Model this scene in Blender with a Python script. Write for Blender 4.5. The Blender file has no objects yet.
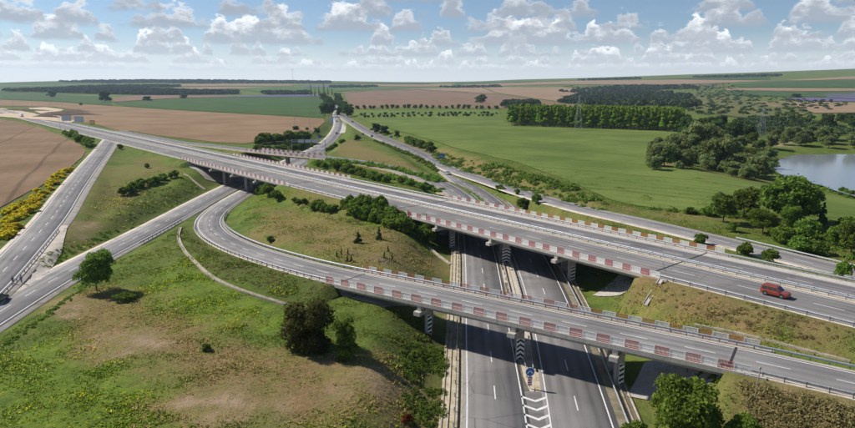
import bpy, bmesh, math, random
import numpy as np
from mathutils import Vector, Matrix
from mathutils.geometry import delaunay_2d_cdt

rng = np.random.default_rng(7)
random.seed(7)
SC = bpy.context.scene
COL = SC.collection

# ------------------------------------------------------------------ camera
F_PX, CXP, CYP, HOR, CAM_H = 620.0, 427.5, 214.0, 86.0, 43.0
PITCH = math.atan((CYP - HOR) / F_PX)
cam_d = bpy.data.cameras.new('camera'); cam = bpy.data.objects.new('camera', cam_d); COL.objects.link(cam)
cam.location = (0, 0, CAM_H); cam.rotation_euler = (math.pi/2 - PITCH, 0, 0)
cam_d.sensor_width = 36.0; cam_d.lens = F_PX / 855.0 * 36.0
cam_d.clip_start = 1.0; cam_d.clip_end = 40000
SC.camera = cam

# ------------------------------------------------------------------ light and exposure
SUN_EL = math.radians(41)
SUN_AZ = Vector((-0.91, 0.41, 0)).normalized()
sun_dir = Vector((SUN_AZ.x*math.cos(SUN_EL), SUN_AZ.y*math.cos(SUN_EL), math.sin(SUN_EL)))
sl = bpy.data.lights.new('sun', 'SUN'); sl.energy = 3.15; sl.angle = math.radians(2.5); sl.color = (1.0, 0.94, 0.85)
so = bpy.data.objects.new('sun', sl); COL.objects.link(so)
so.rotation_euler = (-sun_dir).to_track_quat('-Z', 'Y').to_euler(); so.location = (-200, 200, 300)
SC.view_settings.view_transform = 'Standard'; SC.view_settings.look = 'None'
SC.view_settings.exposure = 1.0; SC.view_settings.gamma = 1.0; SC.view_settings.use_curve_mapping = False

class NT:
    """small helper round a node tree"""
    def __init__(s, tree): s.t = tree; s.n = tree.nodes; s.l = tree.links
    def new(s, typ, **kw):
        n = s.n.new(typ)
        for k, v in kw.items():
            if k.startswith('i_'):
                key = k[2:]; key = int(key) if key.isdigit() else key
                s.put(n.inputs[key], v)
            else: setattr(n, k, v)
        return n
    def put(s, sock, v):
        if isinstance(v, bpy.types.NodeSocket): s.l.new(v, sock)
        elif isinstance(v, bpy.types.Node): s.l.new(v.outputs[0], sock)
        else:
            if hasattr(sock.default_value, '__len__') and not hasattr(v, '__len__'): v = (v,)*len(sock.default_value)
            if hasattr(sock.default_value, '__len__') and len(sock.default_value) == 4 and len(v) == 3: v = (*v, 1)
            sock.default_value = v
    def math(s, op, a, b=0.0, clamp=False):
        n = s.new('ShaderNodeMath', operation=op, use_clamp=clamp); s.put(n.inputs[0], a); s.put(n.inputs[1], b); return n.outputs[0]
    def mix(s, f, a, b, typ='MIX'):
        n = s.new('ShaderNodeMixRGB', blend_type=typ); s.put(n.inputs[0], f); s.put(n.inputs[1], a); s.put(n.inputs[2], b); return n.outputs[0]
    def mapr(s, v, a, b, c=0.0, d=1.0, smooth=True):
        n = s.new('ShaderNodeMapRange', interpolation_type='SMOOTHSTEP' if smooth else 'LINEAR')
        for i, q in enumerate((v, a, b, c, d)): s.put(n.inputs[i], q)
        return n.outputs[0]
    def noise(s, vec, scale, detail=4, rough=0.55):
        n = s.new('ShaderNodeTexNoise'); s.put(n.inputs['Vector'], vec); n.inputs['Scale'].default_value = scale
        n.inputs['Detail'].default_value = detail; n.inputs['Roughness'].default_value = rough; return n.outputs['Fac']
    def comb(s, x, y, z):
        n = s.new('ShaderNodeCombineXYZ'); s.put(n.inputs[0], x); s.put(n.inputs[1], y); s.put(n.inputs[2], z); return n.outputs[0]

# ------------------------------------------------------------------ sky
world = bpy.data.worlds.new('World'); SC.world = world; world.use_nodes = True
world.cycles.sampling_method = 'MANUAL'; world.cycles.sample_map_resolution = 256
W = NT(world.node_tree); W.n.clear()
sky = W.new('ShaderNodeTexSky'); sky.sky_type = 'NISHITA'; sky.sun_disc = False
sky.sun_elevation = SUN_EL; sky.sun_rotation = math.atan2(SUN_AZ.x, SUN_AZ.y)
sky.altitude = 200; sky.air_density = .9; sky.dust_density = .2; sky.ozone_density = 1.5
tc = W.new('ShaderNodeTexCoord'); sep = W.new('ShaderNodeSeparateXYZ', i_0=tc.outputs['Generated'])
dx, dy, dz = sep.outputs
hl = W.math('SQRT', W.math('ADD', W.math('MULTIPLY', dx, dx), W.math('MULTIPLY', dy, dy)))
hx, hy = W.math('DIVIDE', dx, hl), W.math('DIVIDE', dy, hl)
te = W.math('DIVIDE', dz, hl)                       # tangent of the elevation
SKY_GAIN = 1.0
col = W.mix(W.mapr(te, 0.0, 0.085, 0.72, 0.0), W.mix(1.0, sky.outputs[0], (.37, .40, .45), 'MULTIPLY'), (4.7, 4.85, 5.05))   # thin high veil near the horizon
# cumulus: curtains of cloud at growing distances, all with their flat base at one height (1 = cloud base)
SHELLS = [(42, .41, 0, .74), (29, .43, 1, .74), (21, .445, 2, .72), (15.5, .455, 3, .66), (11.6, .475, 4, .56), (9.2, .49, 5, .50), (7.4, .505, 6, .42), (5.0, .51, 7, .5), (3.2, .52, 8, .5), (1.9, .53, 9, .5)]
for r, thr, k, tall in SHELLS:
    h = W.math('MULTIPLY', te, r); far = min(1, r/45)
    px_, py_ = W.math('MULTIPLY', hx, r), W.math('MULTIPLY', hy, r)
    mask = W.noise(W.comb(px_, py_, 3.7*k+.7), 1.05 if r > 10 else .98, 2.2, .55)
    top = W.math('MULTIPLY', W.mapr(mask, thr-.05, thr+.18, 0, 1, False), tall)
    v3 = W.comb(px_, py_, W.math('ADD', W.math('MULTIPLY', h, 1.7), 5.3*k))
    puff = W.noise(v3, 3.9, 5, .62)
    bump = W.math('MULTIPLY', W.math('SUBTRACT', puff, .5), .85)
    rel = W.math('SUBTRACT', h, 1.0)
    edge = W.math('ADD', W.math('SUBTRACT', top, rel), bump)
    den = W.math('MULTIPLY', W.mapr(edge, .03, .14), W.mapr(W.math('ADD', rel, W.math('MULTIPLY', bump, .22)), -.10, .02))
    den = W.math('MULTIPLY', den, W.mapr(mask, thr-.05, thr+.02))
    lit = W.mapr(W.math('SUBTRACT', W.math('SUBTRACT', rel, W.math('MULTIPLY', top, .42)), W.math('MULTIPLY', bump, .95)), -.12, .34)
    sh = (1.25+1.7*far, 1.45+1.8*far, 1.75+1.9*far); li = (6.4, 6.35, 6.25)
    ccol = W.mix(far*.45, W.mix(lit, sh, li), (4.4, 4.6, 4.8))
    col = W.mix(W.math('MULTIPLY', den, .97 - .30*far), col, ccol)
bg = W.new('ShaderNodeBackground', i_0=col, i_1=0.106)
W.new('ShaderNodeOutputWorld', i_0=bg.outputs[0])

# ------------------------------------------------------------------ object helpers
def tag(o, label=None, cat=None, group=None, kind=None):
    if label: o['label'] = label
    if cat: o['category'] = cat
    if group: o['group'] = group
    if kind: o['kind'] = kind
    return o
def thing(name, label, cat, loc=(0, 0, 0), rz=0.0, group=None):
    o = bpy.data.objects.new(name, None); COL.objects.link(o); o.location = loc; o.rotation_euler = (0, 0, rz)
    o.empty_display_size = .5
    return tag(o, label, cat, group)
def link(name, me, parent=None, loc=None, rot=None, scale=None):
    o = bpy.data.objects.new(name, me); COL.objects.link(o)
    if parent: o.parent = parent
    if loc is not None: o.location = loc
    if rot is not None: o.rotation_euler = rot
    if scale is not None: o.scale = scale
    return o
def copy_tree(o, parent=None):
    c = o.copy(); COL.objects.link(c); c.parent = parent
    for ch in list(o.children): copy_tree(ch, c)
    return c
class MB:
    """collects vertices and faces, then builds ONE mesh"""
    def __init__(s): s.v = []; s.f = []; s.mi = []; s.m = 0
    def add(s, vs, fs):
        b = len(s.v); s.v.extend([tuple(map(float, q)) for q in vs]); s.f.extend([tuple(b+i for i in q) for q in fs]); s.mi.extend([s.m]*len(fs)); return s
    def box(s, c, size, rz=0.0, taper=1.0):
        hx_, hy_, hz_ = size[0]/2, size[1]/2, size[2]/2; ca, sa = math.cos(rz), math.sin(rz); vs = []
        for z in (-hz_, hz_):
            t = 1 if z < 0 else taper
            for x, y in ((-hx_, -hy_), (hx_, -hy_), (hx_, hy_), (-hx_, hy_)):
                x *= t; y *= t
                vs.append((c[0]+x*ca-y*sa, c[1]+x*sa+y*ca, c[2]+z))
        return s.add(vs, [(3, 2, 1, 0), (4, 5, 6, 7), (0, 1, 5, 4), (1, 2, 6, 5), (2, 3, 7, 6), (3, 0, 4, 7)])
    def bar(s, a, b, r, n=4, r2=None):
        a, b = Vector(a), Vector(b); d = (b-a)
        if d.length < 1e-6: return s
        q = d.to_track_quat('Z', 'Y'); r2 = r if r2 is None else r2; vs = []
        for p, rr in ((a, r), (b, r2)):
            for i in range(n):
                an = 2*math.pi*(i+.5)/n; vs.append(p + q @ Vector((rr*math.cos(an), rr*math.sin(an), 0)))
        fs = [(i, (i+1) % n, n+(i+1) % n, n+i) for i in range(n)] + [tuple(range(n-1, -1, -1)), tuple(range(n, 2*n))]
        return s.add(vs, fs)
    def loft(s, rings, cap=True):
        n = len(rings[0]); vs = [p for r in rings for p in r]; fs = []
        for k in range(len(rings)-1):
            for i in range(n):
                j = (i+1) % n; fs.append((k*n+i, k*n+j, (k+1)*n+j, (k+1)*n+i))
        if cap: fs += [tuple(range(n-1, -1, -1)), tuple(range((len(rings)-1)*n, len(rings)*n))]
        return s.add(vs, fs)
    def mesh(s, name, *mats, smooth=False):
        me = bpy.data.meshes.new(name); me.from_pydata(s.v, [], s.f)
        for m in mats: me.materials.append(m)
        if len(mats) > 1: me.polygons.foreach_set('material_index', s.mi)
        if smooth: me.polygons.foreach_set('use_smooth', [True]*len(s.f))
        me.update(); return me
    def build(s, name, mat, parent=None, smooth=False, **kw):
        mats = mat if isinstance(mat, (list, tuple)) else (mat,)
        return link(name, s.mesh(name, *mats, smooth=smooth), parent, **kw)
def np_mesh(name, V, Fq, mat, uv=None, smooth=True):
    V = np.asarray(V, float); Fq = np.asarray(Fq, int); k = Fq.shape[1]
    me = bpy.data.meshes.new(name); me.vertices.add(len(V)); me.vertices.foreach_set('co', V.ravel())
    me.loops.add(Fq.size); me.loops.foreach_set('vertex_index', Fq.ravel())
    me.polygons.add(len(Fq)); me.polygons.foreach_set('loop_start', np.arange(0, Fq.size, k)); me.polygons.foreach_set('loop_total', np.full(len(Fq), k))
    me.update(calc_edges=True)
    if smooth: me.polygons.foreach_set('use_smooth', np.ones(len(Fq), bool))
    if uv is not None:
        l = me.uv_layers.new(name='uv'); l.data.foreach_set('uv', np.asarray(uv, float)[Fq.ravel()].ravel())
    if mat: me.materials.append(mat)
    me.validate(); return me

# ------------------------------------------------------------------ materials
def pbsdf(name, rough=.8, spec=.3):
    m = bpy.data.materials.new(name); m.use_nodes = True; T = NT(m.node_tree)
    b = T.n['Principled BSDF']; b.inputs['Roughness'].default_value = rough; b.inputs['Specular IOR Level'].default_value = spec
    return m, T, b
def plain(name, c, rough=.6, spec=.4, metal=0.0, var=.12, scale=3.0, obj=0.0):
    m, T, b = pbsdf(name, rough, spec); g = T.new('ShaderNodeNewGeometry'); n = T.noise(g.outputs['Position'], scale, 5, .6)
    c2 = tuple(q*(1-var) for q in c); c3 = tuple(min(1, q*(1+var)) for q in c)
    q = T.mix(T.mapr(n, .3, .7), c2, c3)
    if obj:
        oi = T.new('ShaderNodeObjectInfo').outputs['Random']; q = T.mix(T.math('MULTIPLY', oi, obj), q, (.42, .38, .35))
    T.put(b.inputs['Base Color'], q); b.inputs['Metallic'].default_value = metal
    return m
def pos_of(T): return T.new('ShaderNodeNewGeometry').outputs['Position']
M = {}
def asphalt(name, c, streak=.5):
    m, T, b = pbsdf(name, .9, .12); p = pos_of(T); uv = T.new('ShaderNodeUVMap', uv_map='uv')
    mp = T.new('ShaderNodeMapping', i_0=uv.outputs[0]); mp.inputs['Scale'].default_value = (.018, 1.3, 1)
    st = T.noise(mp.outputs[0], 1.0, 4, .6); blot = T.noise(p, .09, 4, .6); fine = T.noise(p, 5, 4, .7)
    mp2 = T.new('ShaderNodeMapping', i_0=uv.outputs[0]); mp2.inputs['Scale'].default_value = (.05, .02, 1)
    pat = T.noise(mp2.outputs[0], 1.6, 0, .5)                                # resurfaced stretches
    v = T.math('ADD', T.math('MULTIPLY', T.math('SUBTRACT', st, .5), 1.1*streak), T.math('MULTIPLY', T.math('SUBTRACT', blot, .5), .75))
    v = T.math('ADD', v, T.math('MULTIPLY', T.math('SUBTRACT', fine, .5), .45)); v = T.math('ADD', v, T.mapr(pat, .52, .54, 0, -.10))
    su = T.new('ShaderNodeSeparateXYZ', i_0=uv.outputs[0]).outputs
    wob = T.math('MULTIPLY', T.math('SUBTRACT', T.noise(p, .03, 2), .5), .8)
    trk = T.math('SINE', T.math('MULTIPLY', T.math('ADD', su[1], wob), 2*math.pi/1.85)); v = T.math('ADD', v, T.math('MULTIPLY', trk, T.mapr(T.noise(p, .05, 3), .35, .65, .04, .18)))
    vor = T.new('ShaderNodeTexVoronoi', feature='DISTANCE_TO_EDGE', i_Scale=.16); T.put(vor.inputs['Vector'], T.new('ShaderNodeMapping', i_0=p).outputs[0])
    v = T.math('ADD', v, T.math('MULTIPLY', T.mapr(vor.outputs['Distance'], .008, .016, -.28, 0), T.mapr(T.noise(p, .02, 2), .5, .58)))        # sealed cracks
    v = T.math('ADD', v, 1.0)
    T.put(b.inputs['Base Color'], T.mix(1.0, c, T.comb(v, v, v), 'MULTIPLY'))
    bp = T.new('ShaderNodeBump', i_Strength=.25, i_Distance=.03, i_Height=fine); T.put(b.inputs['Normal'], bp.outputs[0])
    return m
M['asphalt'] = asphalt('asphalt', (.182, .174, .172))
M['asphalt_old'] = asphalt('old_asphalt', (.212, .203, .200))
def gravel(name, a, b_, c, s=1.0):
    m, T, b = pbsdf(name, .95, .1); p = pos_of(T)
    n1 = T.noise(p, .35*s, 5, .65); n2 = T.noise(p, 4*s, 3, .7); n3 = T.noise(p, .12*s, 3, .6)
    q = T.mix(T.mapr(n1, .35, .65), a, b_); q = T.mix(T.mapr(n3, .56, .72, 0, .75), q, c); q = T.mix(.5, q, T.comb(n2, n2, n2), 'OVERLAY')
    if 'concrete' in name:
        mp = T.new('ShaderNodeMapping', i_0=p); mp.inputs['Scale'].default_value = (1.6, 1.6, .12); q = T.mix(T.mapr(T.noise(mp.outputs[0], 1.0, 4, .6), .50, .72, 0, .55), q, tuple(v*.55 for v in b_))
    T.put(b.inputs['Base Color'], q); T.put(b.inputs['Normal'], T.new('ShaderNodeBump', i_Strength=.5, i_Distance=.06, i_Height=n2).outputs[0])
    return m
M['gravel'] = gravel('pale_gravel', (.52, .46, .40), (.43, .375, .31), (.24, .23, .12))
M['verge'] = gravel('sandy_verge', (.36, .31, .24), (.26, .22, .14), (.12, .135, .045), 1.6)
M['median'] = gravel('median_gravel', (.50, .45, .38), (.42, .36, .28), (.24, .23, .11), 2)
M['dirt'] = gravel('bare_earth', (.55, .44, .32), (.43, .33, .23), (.60, .52, .42))
M['soil'] = gravel('dark_soil', (.10, .075, .055), (.15, .11, .08), (.13, .13, .06), 1.5)
M['concrete'] = gravel('concrete', (.42, .39, .36), (.36, .33, .30), (.28, .26, .23), 1.2)
M['concrete_pale'] = gravel('pale_concrete', (.47, .44, .40), (.42, .39, .35), (.33, .30, .26), 1.2)
M['concrete_dirty'] = gravel('dirty_concrete', (.42, .38, .31), (.30, .26, .19), (.15, .15, .07), 2.2)
M['paint'] = plain('road_paint', (.62, .61, .59), .6, .3, var=.14, scale=2)
M['steel'] = plain('galvanised_steel', (.36, .38, .41), .5, .4, .3, .15)
M['steel_dark'] = plain('weathered_steel', (.16, .17, .18), .6, .4, .3)
M['red'] = plain('red_rail_paint', (.40, .055, .060), .55, .4, var=.3, obj=.14)
M['orange'] = plain('orange_rail_paint', (.44, .11, .045), .55, .4, var=.2, obj=.2)
M['white'] = plain('white_rail_paint', (.80, .79, .77), .5, .4, var=.15, obj=.2)
M['black'] = plain('black_paint', (.012, .012, .013), .5, .4)
M['trim_dark'] = plain('joint_rubber', (.035, .034, .034), .8, .2)
M['blue'] = plain('sign_blue', (.02, .13, .42), .4, .5, var=.06)
M['sign_back'] = plain('sign_back_grey', (.52, .55, .58), .45, .5, .3)
M['sign_yellow'] = plain('sign_orange_yellow', (.85, .36, .02), .45, .4, var=.05)
M['sign_red'] = plain('sign_red', (.55, .03, .03), .45, .4, var=.05)
M['bark'] = plain('bark', (.13, .10, .075), .9, .1, var=.35, scale=6)
M['bark_pale'] = plain('pale_bark', (.30, .27, .22), .9, .1, var=.3, scale=6)

def foliage(name, dark, light, tip, var=.45, transl=.45):
    m = bpy.data.materials.new(name); m.use_nodes = True; T = NT(m.node_tree); T.n.clear()
    p = pos_of(T); oi = T.new('ShaderNodeObjectInfo'); at = T.new('ShaderNodeAttribute', attribute_name='leaf')
    n = T.noise(p, .55, 3, .6)
    f = T.math('ADD', T.math('MULTIPLY', T.math('SUBTRACT', n, .5), 1.2), T.math('MULTIPLY', at.outputs['Fac'], .75))
    c = T.mix(T.mapr(f, .0, .75), dark, light); c = T.mix(T.mapr(f, .62, 1.0), c, tip)
    hs = T.new('ShaderNodeHueSaturation', i_Color=c); T.put(hs.inputs['Value'], T.math('ADD', 1-var/2, T.math('MULTIPLY', oi.outputs['Random'], var)))
    T.put(hs.inputs['Hue'], T.math('ADD', .485, T.math('MULTIPLY', oi.outputs['Random'], .03)))
    d = T.new('ShaderNodeBsdfDiffuse', i_0=hs.outputs[0]); t = T.new('ShaderNodeBsdfTranslucent', i_0=hs.outputs[0])
    mx = T.new('ShaderNodeMixShader', i_0=transl); T.l.new(d.outputs[0], mx.inputs[1]); T.l.new(t.outputs[0], mx.inputs[2])
    T.new('ShaderNodeOutputMaterial', i_0=mx.outputs[0]); return m
M['leaf'] = foliage('leaf_green', (0.077, 0.123, 0.022), (0.167, 0.244, 0.041), (0.287, 0.351, 0.061))
M['leaf_fresh'] = foliage('leaf_fresh_green', (0.094, 0.158, 0.024), (0.187, 0.282, 0.044), (0.318, 0.381, 0.073))
M['leaf_dark'] = foliage('leaf_dark_green', (0.059, 0.101, 0.032), (0.119, 0.186, 0.054), (0.202, 0.266, 0.086))
M['leaf_olive'] = foliage('leaf_olive_brown', (0.077, 0.088, 0.026), (0.144, 0.146, 0.043), (0.213, 0.202, 0.072))
M['leaf_scrub'] = foliage('leaf_dry_scrub', (.22, .18, .08), (.31, .25, .12), (.40, .32, .16), transl=.5)
M['leaf_willow'] = foliage('leaf_willow', (0.141, 0.182, 0.065), (0.255, 0.314, 0.114), (0.408, 0.452, 0.184))
M['leaf_poplar'] = foliage('leaf_poplar', (0.163, 0.255, 0.036), (0.314, 0.446, 0.061), (0.480, 0.636, 0.090), var=.3)
M['broom'] = foliage('yellow_broom_bloom', (.38, .34, .03), (.80, .66, .03), (.92, .80, .04), var=.12, transl=.55)
M['leaf_red'] = foliage('leaf_reddish', (.10, .035, .015), (.30, .08, .03), (.42, .14, .05))
M['far_wood'] = foliage('far_wood_leaf', (0.041, 0.065, 0.030), (0.071, 0.106, 0.044), (0.109, 0.144, 0.061), var=.3, transl=.15)

# ------------------------------------------------------------------ rays, road paths
Rm = np.array([[1, 0, 0], [0, math.sin(PITCH), math.cos(PITCH)], [0, math.cos(PITCH), -math.sin(PITCH)]])
def ray(x, y): return np.array([(x-CXP)/F_PX, -(y-CYP)/F_PX, 1.0]) @ Rm
def P(x, y, z):
    w = ray(x, y); t = (z-CAM_H)/w[2]; return np.array([w[0]*t, w[1]*t, z])
def catmull(pts, step=2.0):
    pts = np.asarray(pts, float); ext = np.vstack([2*pts[0]-pts[1], pts, 2*pts[-1]-pts[-2]]); out = []
    for i in range(1, len(ext)-2):
        p0, p1, p2, p3 = ext[i-1:i+3]
        t0 = 0; t1 = t0+max(np.linalg.norm(p1-p0), 1e-3)**.5; t2 = t1+max(np.linalg.norm(p2-p1), 1e-3)**.5; t3 = t2+max(np.linalg.norm(p3-p2), 1e-3)**.5
        for t in np.linspace(t1, t2, 24, endpoint=False):
            a1 = (t1-t)/(t1-t0)*p0+(t-t0)/(t1-t0)*p1; a2 = (t2-t)/(t2-t1)*p1+(t-t1)/(t2-t1)*p2; a3 = (t3-t)/(t3-t2)*p2+(t-t2)/(t3-t2)*p3
            b1 = (t2-t)/(t2-t0)*a1+(t-t0)/(t2-t0)*a2; b2 = (t3-t)/(t3-t1)*a2+(t-t1)/(t3-t1)*a3
            out.append((t2-t)/(t2-t1)*b1+(t-t1)/(t2-t1)*b2)
    out.append(pts[-1]); return np.array(out)
class Path:
    def __init__(s, pts, step=2.0, smooth=4):
        q = catmull(pts); d = np.r_[0, np.cumsum(np.linalg.norm(np.diff(q, axis=0), axis=1))]
        n = max(2, int(d[-1]/step)+1); s.s = np.linspace(0, d[-1], n); s.p = np.stack([np.interp(s.s, d, q[:, k]) for k in range(3)], 1)
        for _ in range(smooth*6):
            w = s.p.copy(); s.p[1:-1] = (w[:-2]+2*w[1:-1]+w[2:])/4
        d = np.r_[0, np.cumsum(np.linalg.norm(np.diff(s.p, axis=0), axis=1))]; s.s = d; s.len = d[-1]
        t = np.gradient(s.p[:, :2], axis=0); t /= np.linalg.norm(t, axis=1)[:, None]; s.t = t; s.n = np.stack([-t[:, 1], t[:, 0]], 1)
    def at(s, q, off=0.0, dz=0.0):
        q = np.asarray(q, float); p = np.stack([np.interp(q, s.s, s.p[:, k]) for k in range(3)], -1); n = np.stack([np.interp(q, s.s, s.n[:, k]) for k in range(2)], -1)
        p = p.copy(); p[..., 0] += n[..., 0]*off; p[..., 1] += n[..., 1]*off; p[..., 2] += dz; return p
    def ang(s, q): return math.atan2(np.interp(q, s.s, s.t[:, 1]), np.interp(q, s.s, s.t[:, 0]))
    def near(s, p):
        p = np.asarray(p, float)[:2]; a = s.p[:-1, :2]; d = s.p[1:, :2]-a; t = np.clip(((p-a)*d).sum(1)/np.maximum((d*d).sum(1), 1e-9), 0, 1); e = ((a+d*t[:, None]-p)**2).sum(1); k = int(e.argmin()); return float(s.s[k]+t[k]*(s.s[k+1]-s.s[k]))
    def rng(s, a=None, b=None, step=None):
        a = 0 if a is None else a; b = s.len if b is None else b; n = max(2, int((b-a)/(step or 2.0))+1); return np.linspace(a, b, n)
M_C, M_D = np.array([19.8, 161.0]), np.array([.648, -.762])
def m_at(t, z=7.5): return np.array([*(M_C+M_D*t), z])
pathM = Path([m_at(t) for t in (-1150, -900, -600, -300, -203, -100, 0, 100, 240)])
def mt(t): return pathM.near(m_at(t))
pathR = Path([(16, 40, 0), (17.4, 52, 0), (19.8, 73.1, 0), (22.2, 95.6, 0), (24.5, 122.2, 0), (26.0, 157.6, 0), (25.6, 200, .2), (22.3, 236.5, .5), (15.8, 271, 1), (10.5, 303, 1.5), (-1.2, 362, 2), (-19, 430, 2.5), (-38, 492, 3), (-60, 580, 3.5), (-87, 702, 4), (-122, 876, 4.5), (-163, 1135, 5), (-248, 1690, 5.5), (-316, 2105, 6.5)])
pathL = Path([(5.8, 40, 0), (7.2, 52, 0), (9.1, 72.4, 0), (10.9, 103.7, 0), (12.6, 132, 0), (14.0, 160.6, 0), (15.0, 200, .3), (13.0, 236, 1), (6.0, 262, 2), (-7, 284, 3.7), (-24, 302, 5.2), (-46, 318.5, 6.4), (-75, 336, 6.8), (-100, 355, 7), (-127, 379, 7), (-161, 404, 7.2), (-200, 447, 7.4), (-250, 505, 7.4)])
pathA = Path([(-138, 961, 5), (-120, 826, 4.3), (-98, 689, 3), (-85, 581, 1.8), (-78, 485, .6), (-78, 441, 0), (-81.5, 370, -.7), (-86, 320, -1), (-87.5, 285, -1), (-87.5, 240, -.8), (-85.2, 205, 0), (-83.3, 177.3, .8), (-81.1, 148.4, 2), (-79.3, 125, 2.8), (-78.1, 113.7, 3), (-76.8, 100, 3), (-74.5, 75, 3), (-72, 50, 3)])
pathB = Path([(-73.5, 441, 0), (-73, 400, -.5), (-73.5, 330, -1), (-75, 290, -1), (-76.5, 262, -1), (-76.5, 238, -.9), (-74.5, 214, -.4), (-70, 194, .4), (-61, 172.5, 1.8), (-48, 152.3, 3.1), (-34, 135.1, 4.6), (-19.7, 119.6, 6.1), (-5, 108.2, 6.9), (13.7, 96.2, 7), (28.6, 86.6, 7), (41.2, 78.8, 7), (52.7, 70.9, 7), (70, 58, 7), (90, 42, 7)])
pathC = Path([(-226, 447, 7.4), (-214, 420, 7.4), (-185.3, 354.2, 7.2), (-151.1, 273.4, 6.5), (-128, 219, 5.8), (-109.8, 176.8, 5), (-98.2, 145.7, 4), (-91.7, 127.5, 3.3), (-86.5, 112, 3.02), (-82, 96, 3.0), (-78, 76, 3.0), (-75, 55, 3)])
pathD = Path([(-3, 366, 2), (5.5, 331, 2.1), (13.8, 303, 1.9), (26.6, 266, 2.3), (35.8, 233, 3.2), (44.3, 204, 4.4), (50.0, 186, 5.3), (55.5, 173.5, 6), (61.2, 164.4, 6), (67.4, 153.6, 6), (73, 143.5, 6), (78.4, 133.5, 6), (83.5, 123.8, 6), (88, 115.5, 6), (100, 95, 6), (118, 66, 6)])
sN = lambda x, y, z=7: pathB.near(P(x, y, z))
# bridge spans
N0, N1 = pathB.near((-15.5, 114.5)), pathB.near((41.5, 78.6))
ML0, ML1, MR0, MR1 = mt(-190), mt(-96), mt(-33), mt(50)
S0, S1 = pathL.near((-57, 325)), pathL.near((-97.5, 352))

# ------------------------------------------------------------------ terrain
def grow(a, b, step, lo, hi, g=1.055, mx=150):
    xs = list(np.arange(a, b+.01, step)); s = step
    while xs[-1] < hi: s = min(mx, s*g); xs.append(xs[-1]+s)
    s = step; left = []; x = a
    while x > lo: s = min(mx, s*g); x -= s; left.append(x)
    return np.array(left[::-1]+xs)
GX = grow(-125, 105, 1.15, -8000, 8000); GY = grow(58, 330, 1.15, -1500, 9000)
sky_x = np.array([-600, 0, 150, 300, 427, 480, 520, 600, 700, 855, 1300]); sky_y = np.array([84.5, 83.6, 80.0, 81.0, 82.4, 81.4, 80.0, 78.2, 75.6, 72.6, 71])
lake_px = [(781, 158.5), (790, 156), (799.5, 154.5), (825, 154.2), (855, 154), (905, 153.5), (960, 160), (990, 182), (940, 205), (890, 204), (855, 196.5), (838, 191.5), (828, 188), (822, 185.3), (806, 182), (792, 178.5), (782, 174.8), (774, 170.5), (771.5, 167), (776, 163)]
lake_w = np.array([P(x, y, 0)[:2] for x, y in lake_px])
def poly_dist(pts, poly):
    """signed distance to a polygon, negative inside"""
    x, y = pts[:, 0], pts[:, 1]; ins = np.zeros(len(pts), bool); dm = np.full(len(pts), 1e9)
    for (ax, ay), (bx, by) in zip(poly, np.roll(poly, -1, 0)):
        c = ((ay > y) != (by > y)) & (x < (bx-ax)*(y-ay)/(by-ay+1e-12)+ax); ins ^= c
        t = np.clip(((x-ax)*(bx-ax)+(y-ay)*(by-ay))/((bx-ax)**2+(by-ay)**2+1e-9), 0, 1); dm = np.minimum(dm, np.hypot(x-ax-t*(bx-ax), y-ay-t*(by-ay)))
    return np.where(ins, -dm, dm)
def sstep(a, b, x): t = np.clip((x-a)/(b-a), 0, 1); return t*t*(3-2*t)
def vnoise(x, y, s, seed=0):
    x = x/s; y = y/s; xi = np.floor(x).astype(np.int64); yi = np.floor(y).astype(np.int64); fx = x-xi; fy = y-yi; fx = fx*fx*(3-2*fx); fy = fy*fy*(3-2*fy)
    def hsh(a, b):
        q = (a*374761393 + b*668265263 + seed*974711) & 0x7fffffff; q = ((q ^ (q >> 13))*1274126177) & 0x7fffffff; return ((q ^ (q >> 16)) & 0xffff)/65535.0
    return (hsh(xi, yi)*(1-fx)+hsh(xi+1, yi)*fx)*(1-fy)+(hsh(xi, yi+1)*(1-fx)+hsh(xi+1, yi+1)*fx)*fy
BASE_CP = [(-60, 100, 4.2), (-20, 85, 4.2), (-45, 75, 4.2), (-10, 75, 3.6), (-100, 200, 3.2), (-60, 215, 3.0), (-95, 230, 2.0), (-30, 165, 5.2), (-45, 190, 3.5), (-10, 150, 6), (-20, 205, 6.5), (30, 70, 3), (55, 55, 3), (40, 110, 3.5), (60, 92, 4.2), (75, 75, 4.5), (-160, 240, 6.5), (-200, 300, 7), (-230, 380, 7.2), (-120, 120, 3.5),
           (-300, 600, 7), (-200, 600, 5), (-150, 420, 6), (-40, 400, 4.5), (-30, 340, 4.5), (20, 250, 4), (60, 250, 6), (50, 300, 6), (80, 220, 6), (120, 180, 5.5), (130, 120, 5), (20, 420, 6), (100, 400, 5), (180, 450, 3.5), (260, 480, 3), (250, 230, 3), (120, 300, 5), (150, 330, 3.2), (-20, 600, 6), (100, 700, 6), (300, 700, 6), (400, 500, 4)]
def base_z(x, y):
    num = np.full(x.shape, 5.5*1e-5); den = np.full(x.shape, 1e-5)
    for cx, cy, cz in BASE_CP:
        w = 1/((x-cx)**2+(y-cy)**2+40)**1.5; num += w*cz; den += w
    z = num/den
    D = np.hypot(x, y); u = CXP+x/np.maximum(y, 1)*F_PX*1.0
    u = np.where(y > 50, u, np.where(x < 0, -600, 1300))
    A = CAM_H+(86-np.interp(u, sky_x, sky_y))/F_PX*6500
    z = z + (A-5.5)*sstep(1350, 6600, D) - 60*sstep(6600, 9500, D)
    z += sstep(1500, 3000, D)*(1-sstep(5600, 6500, D))*(12*(vnoise(x, y, 900, 3)-.5)+5*(vnoise(x, y, 380, 5)-.5))
    return z
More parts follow.
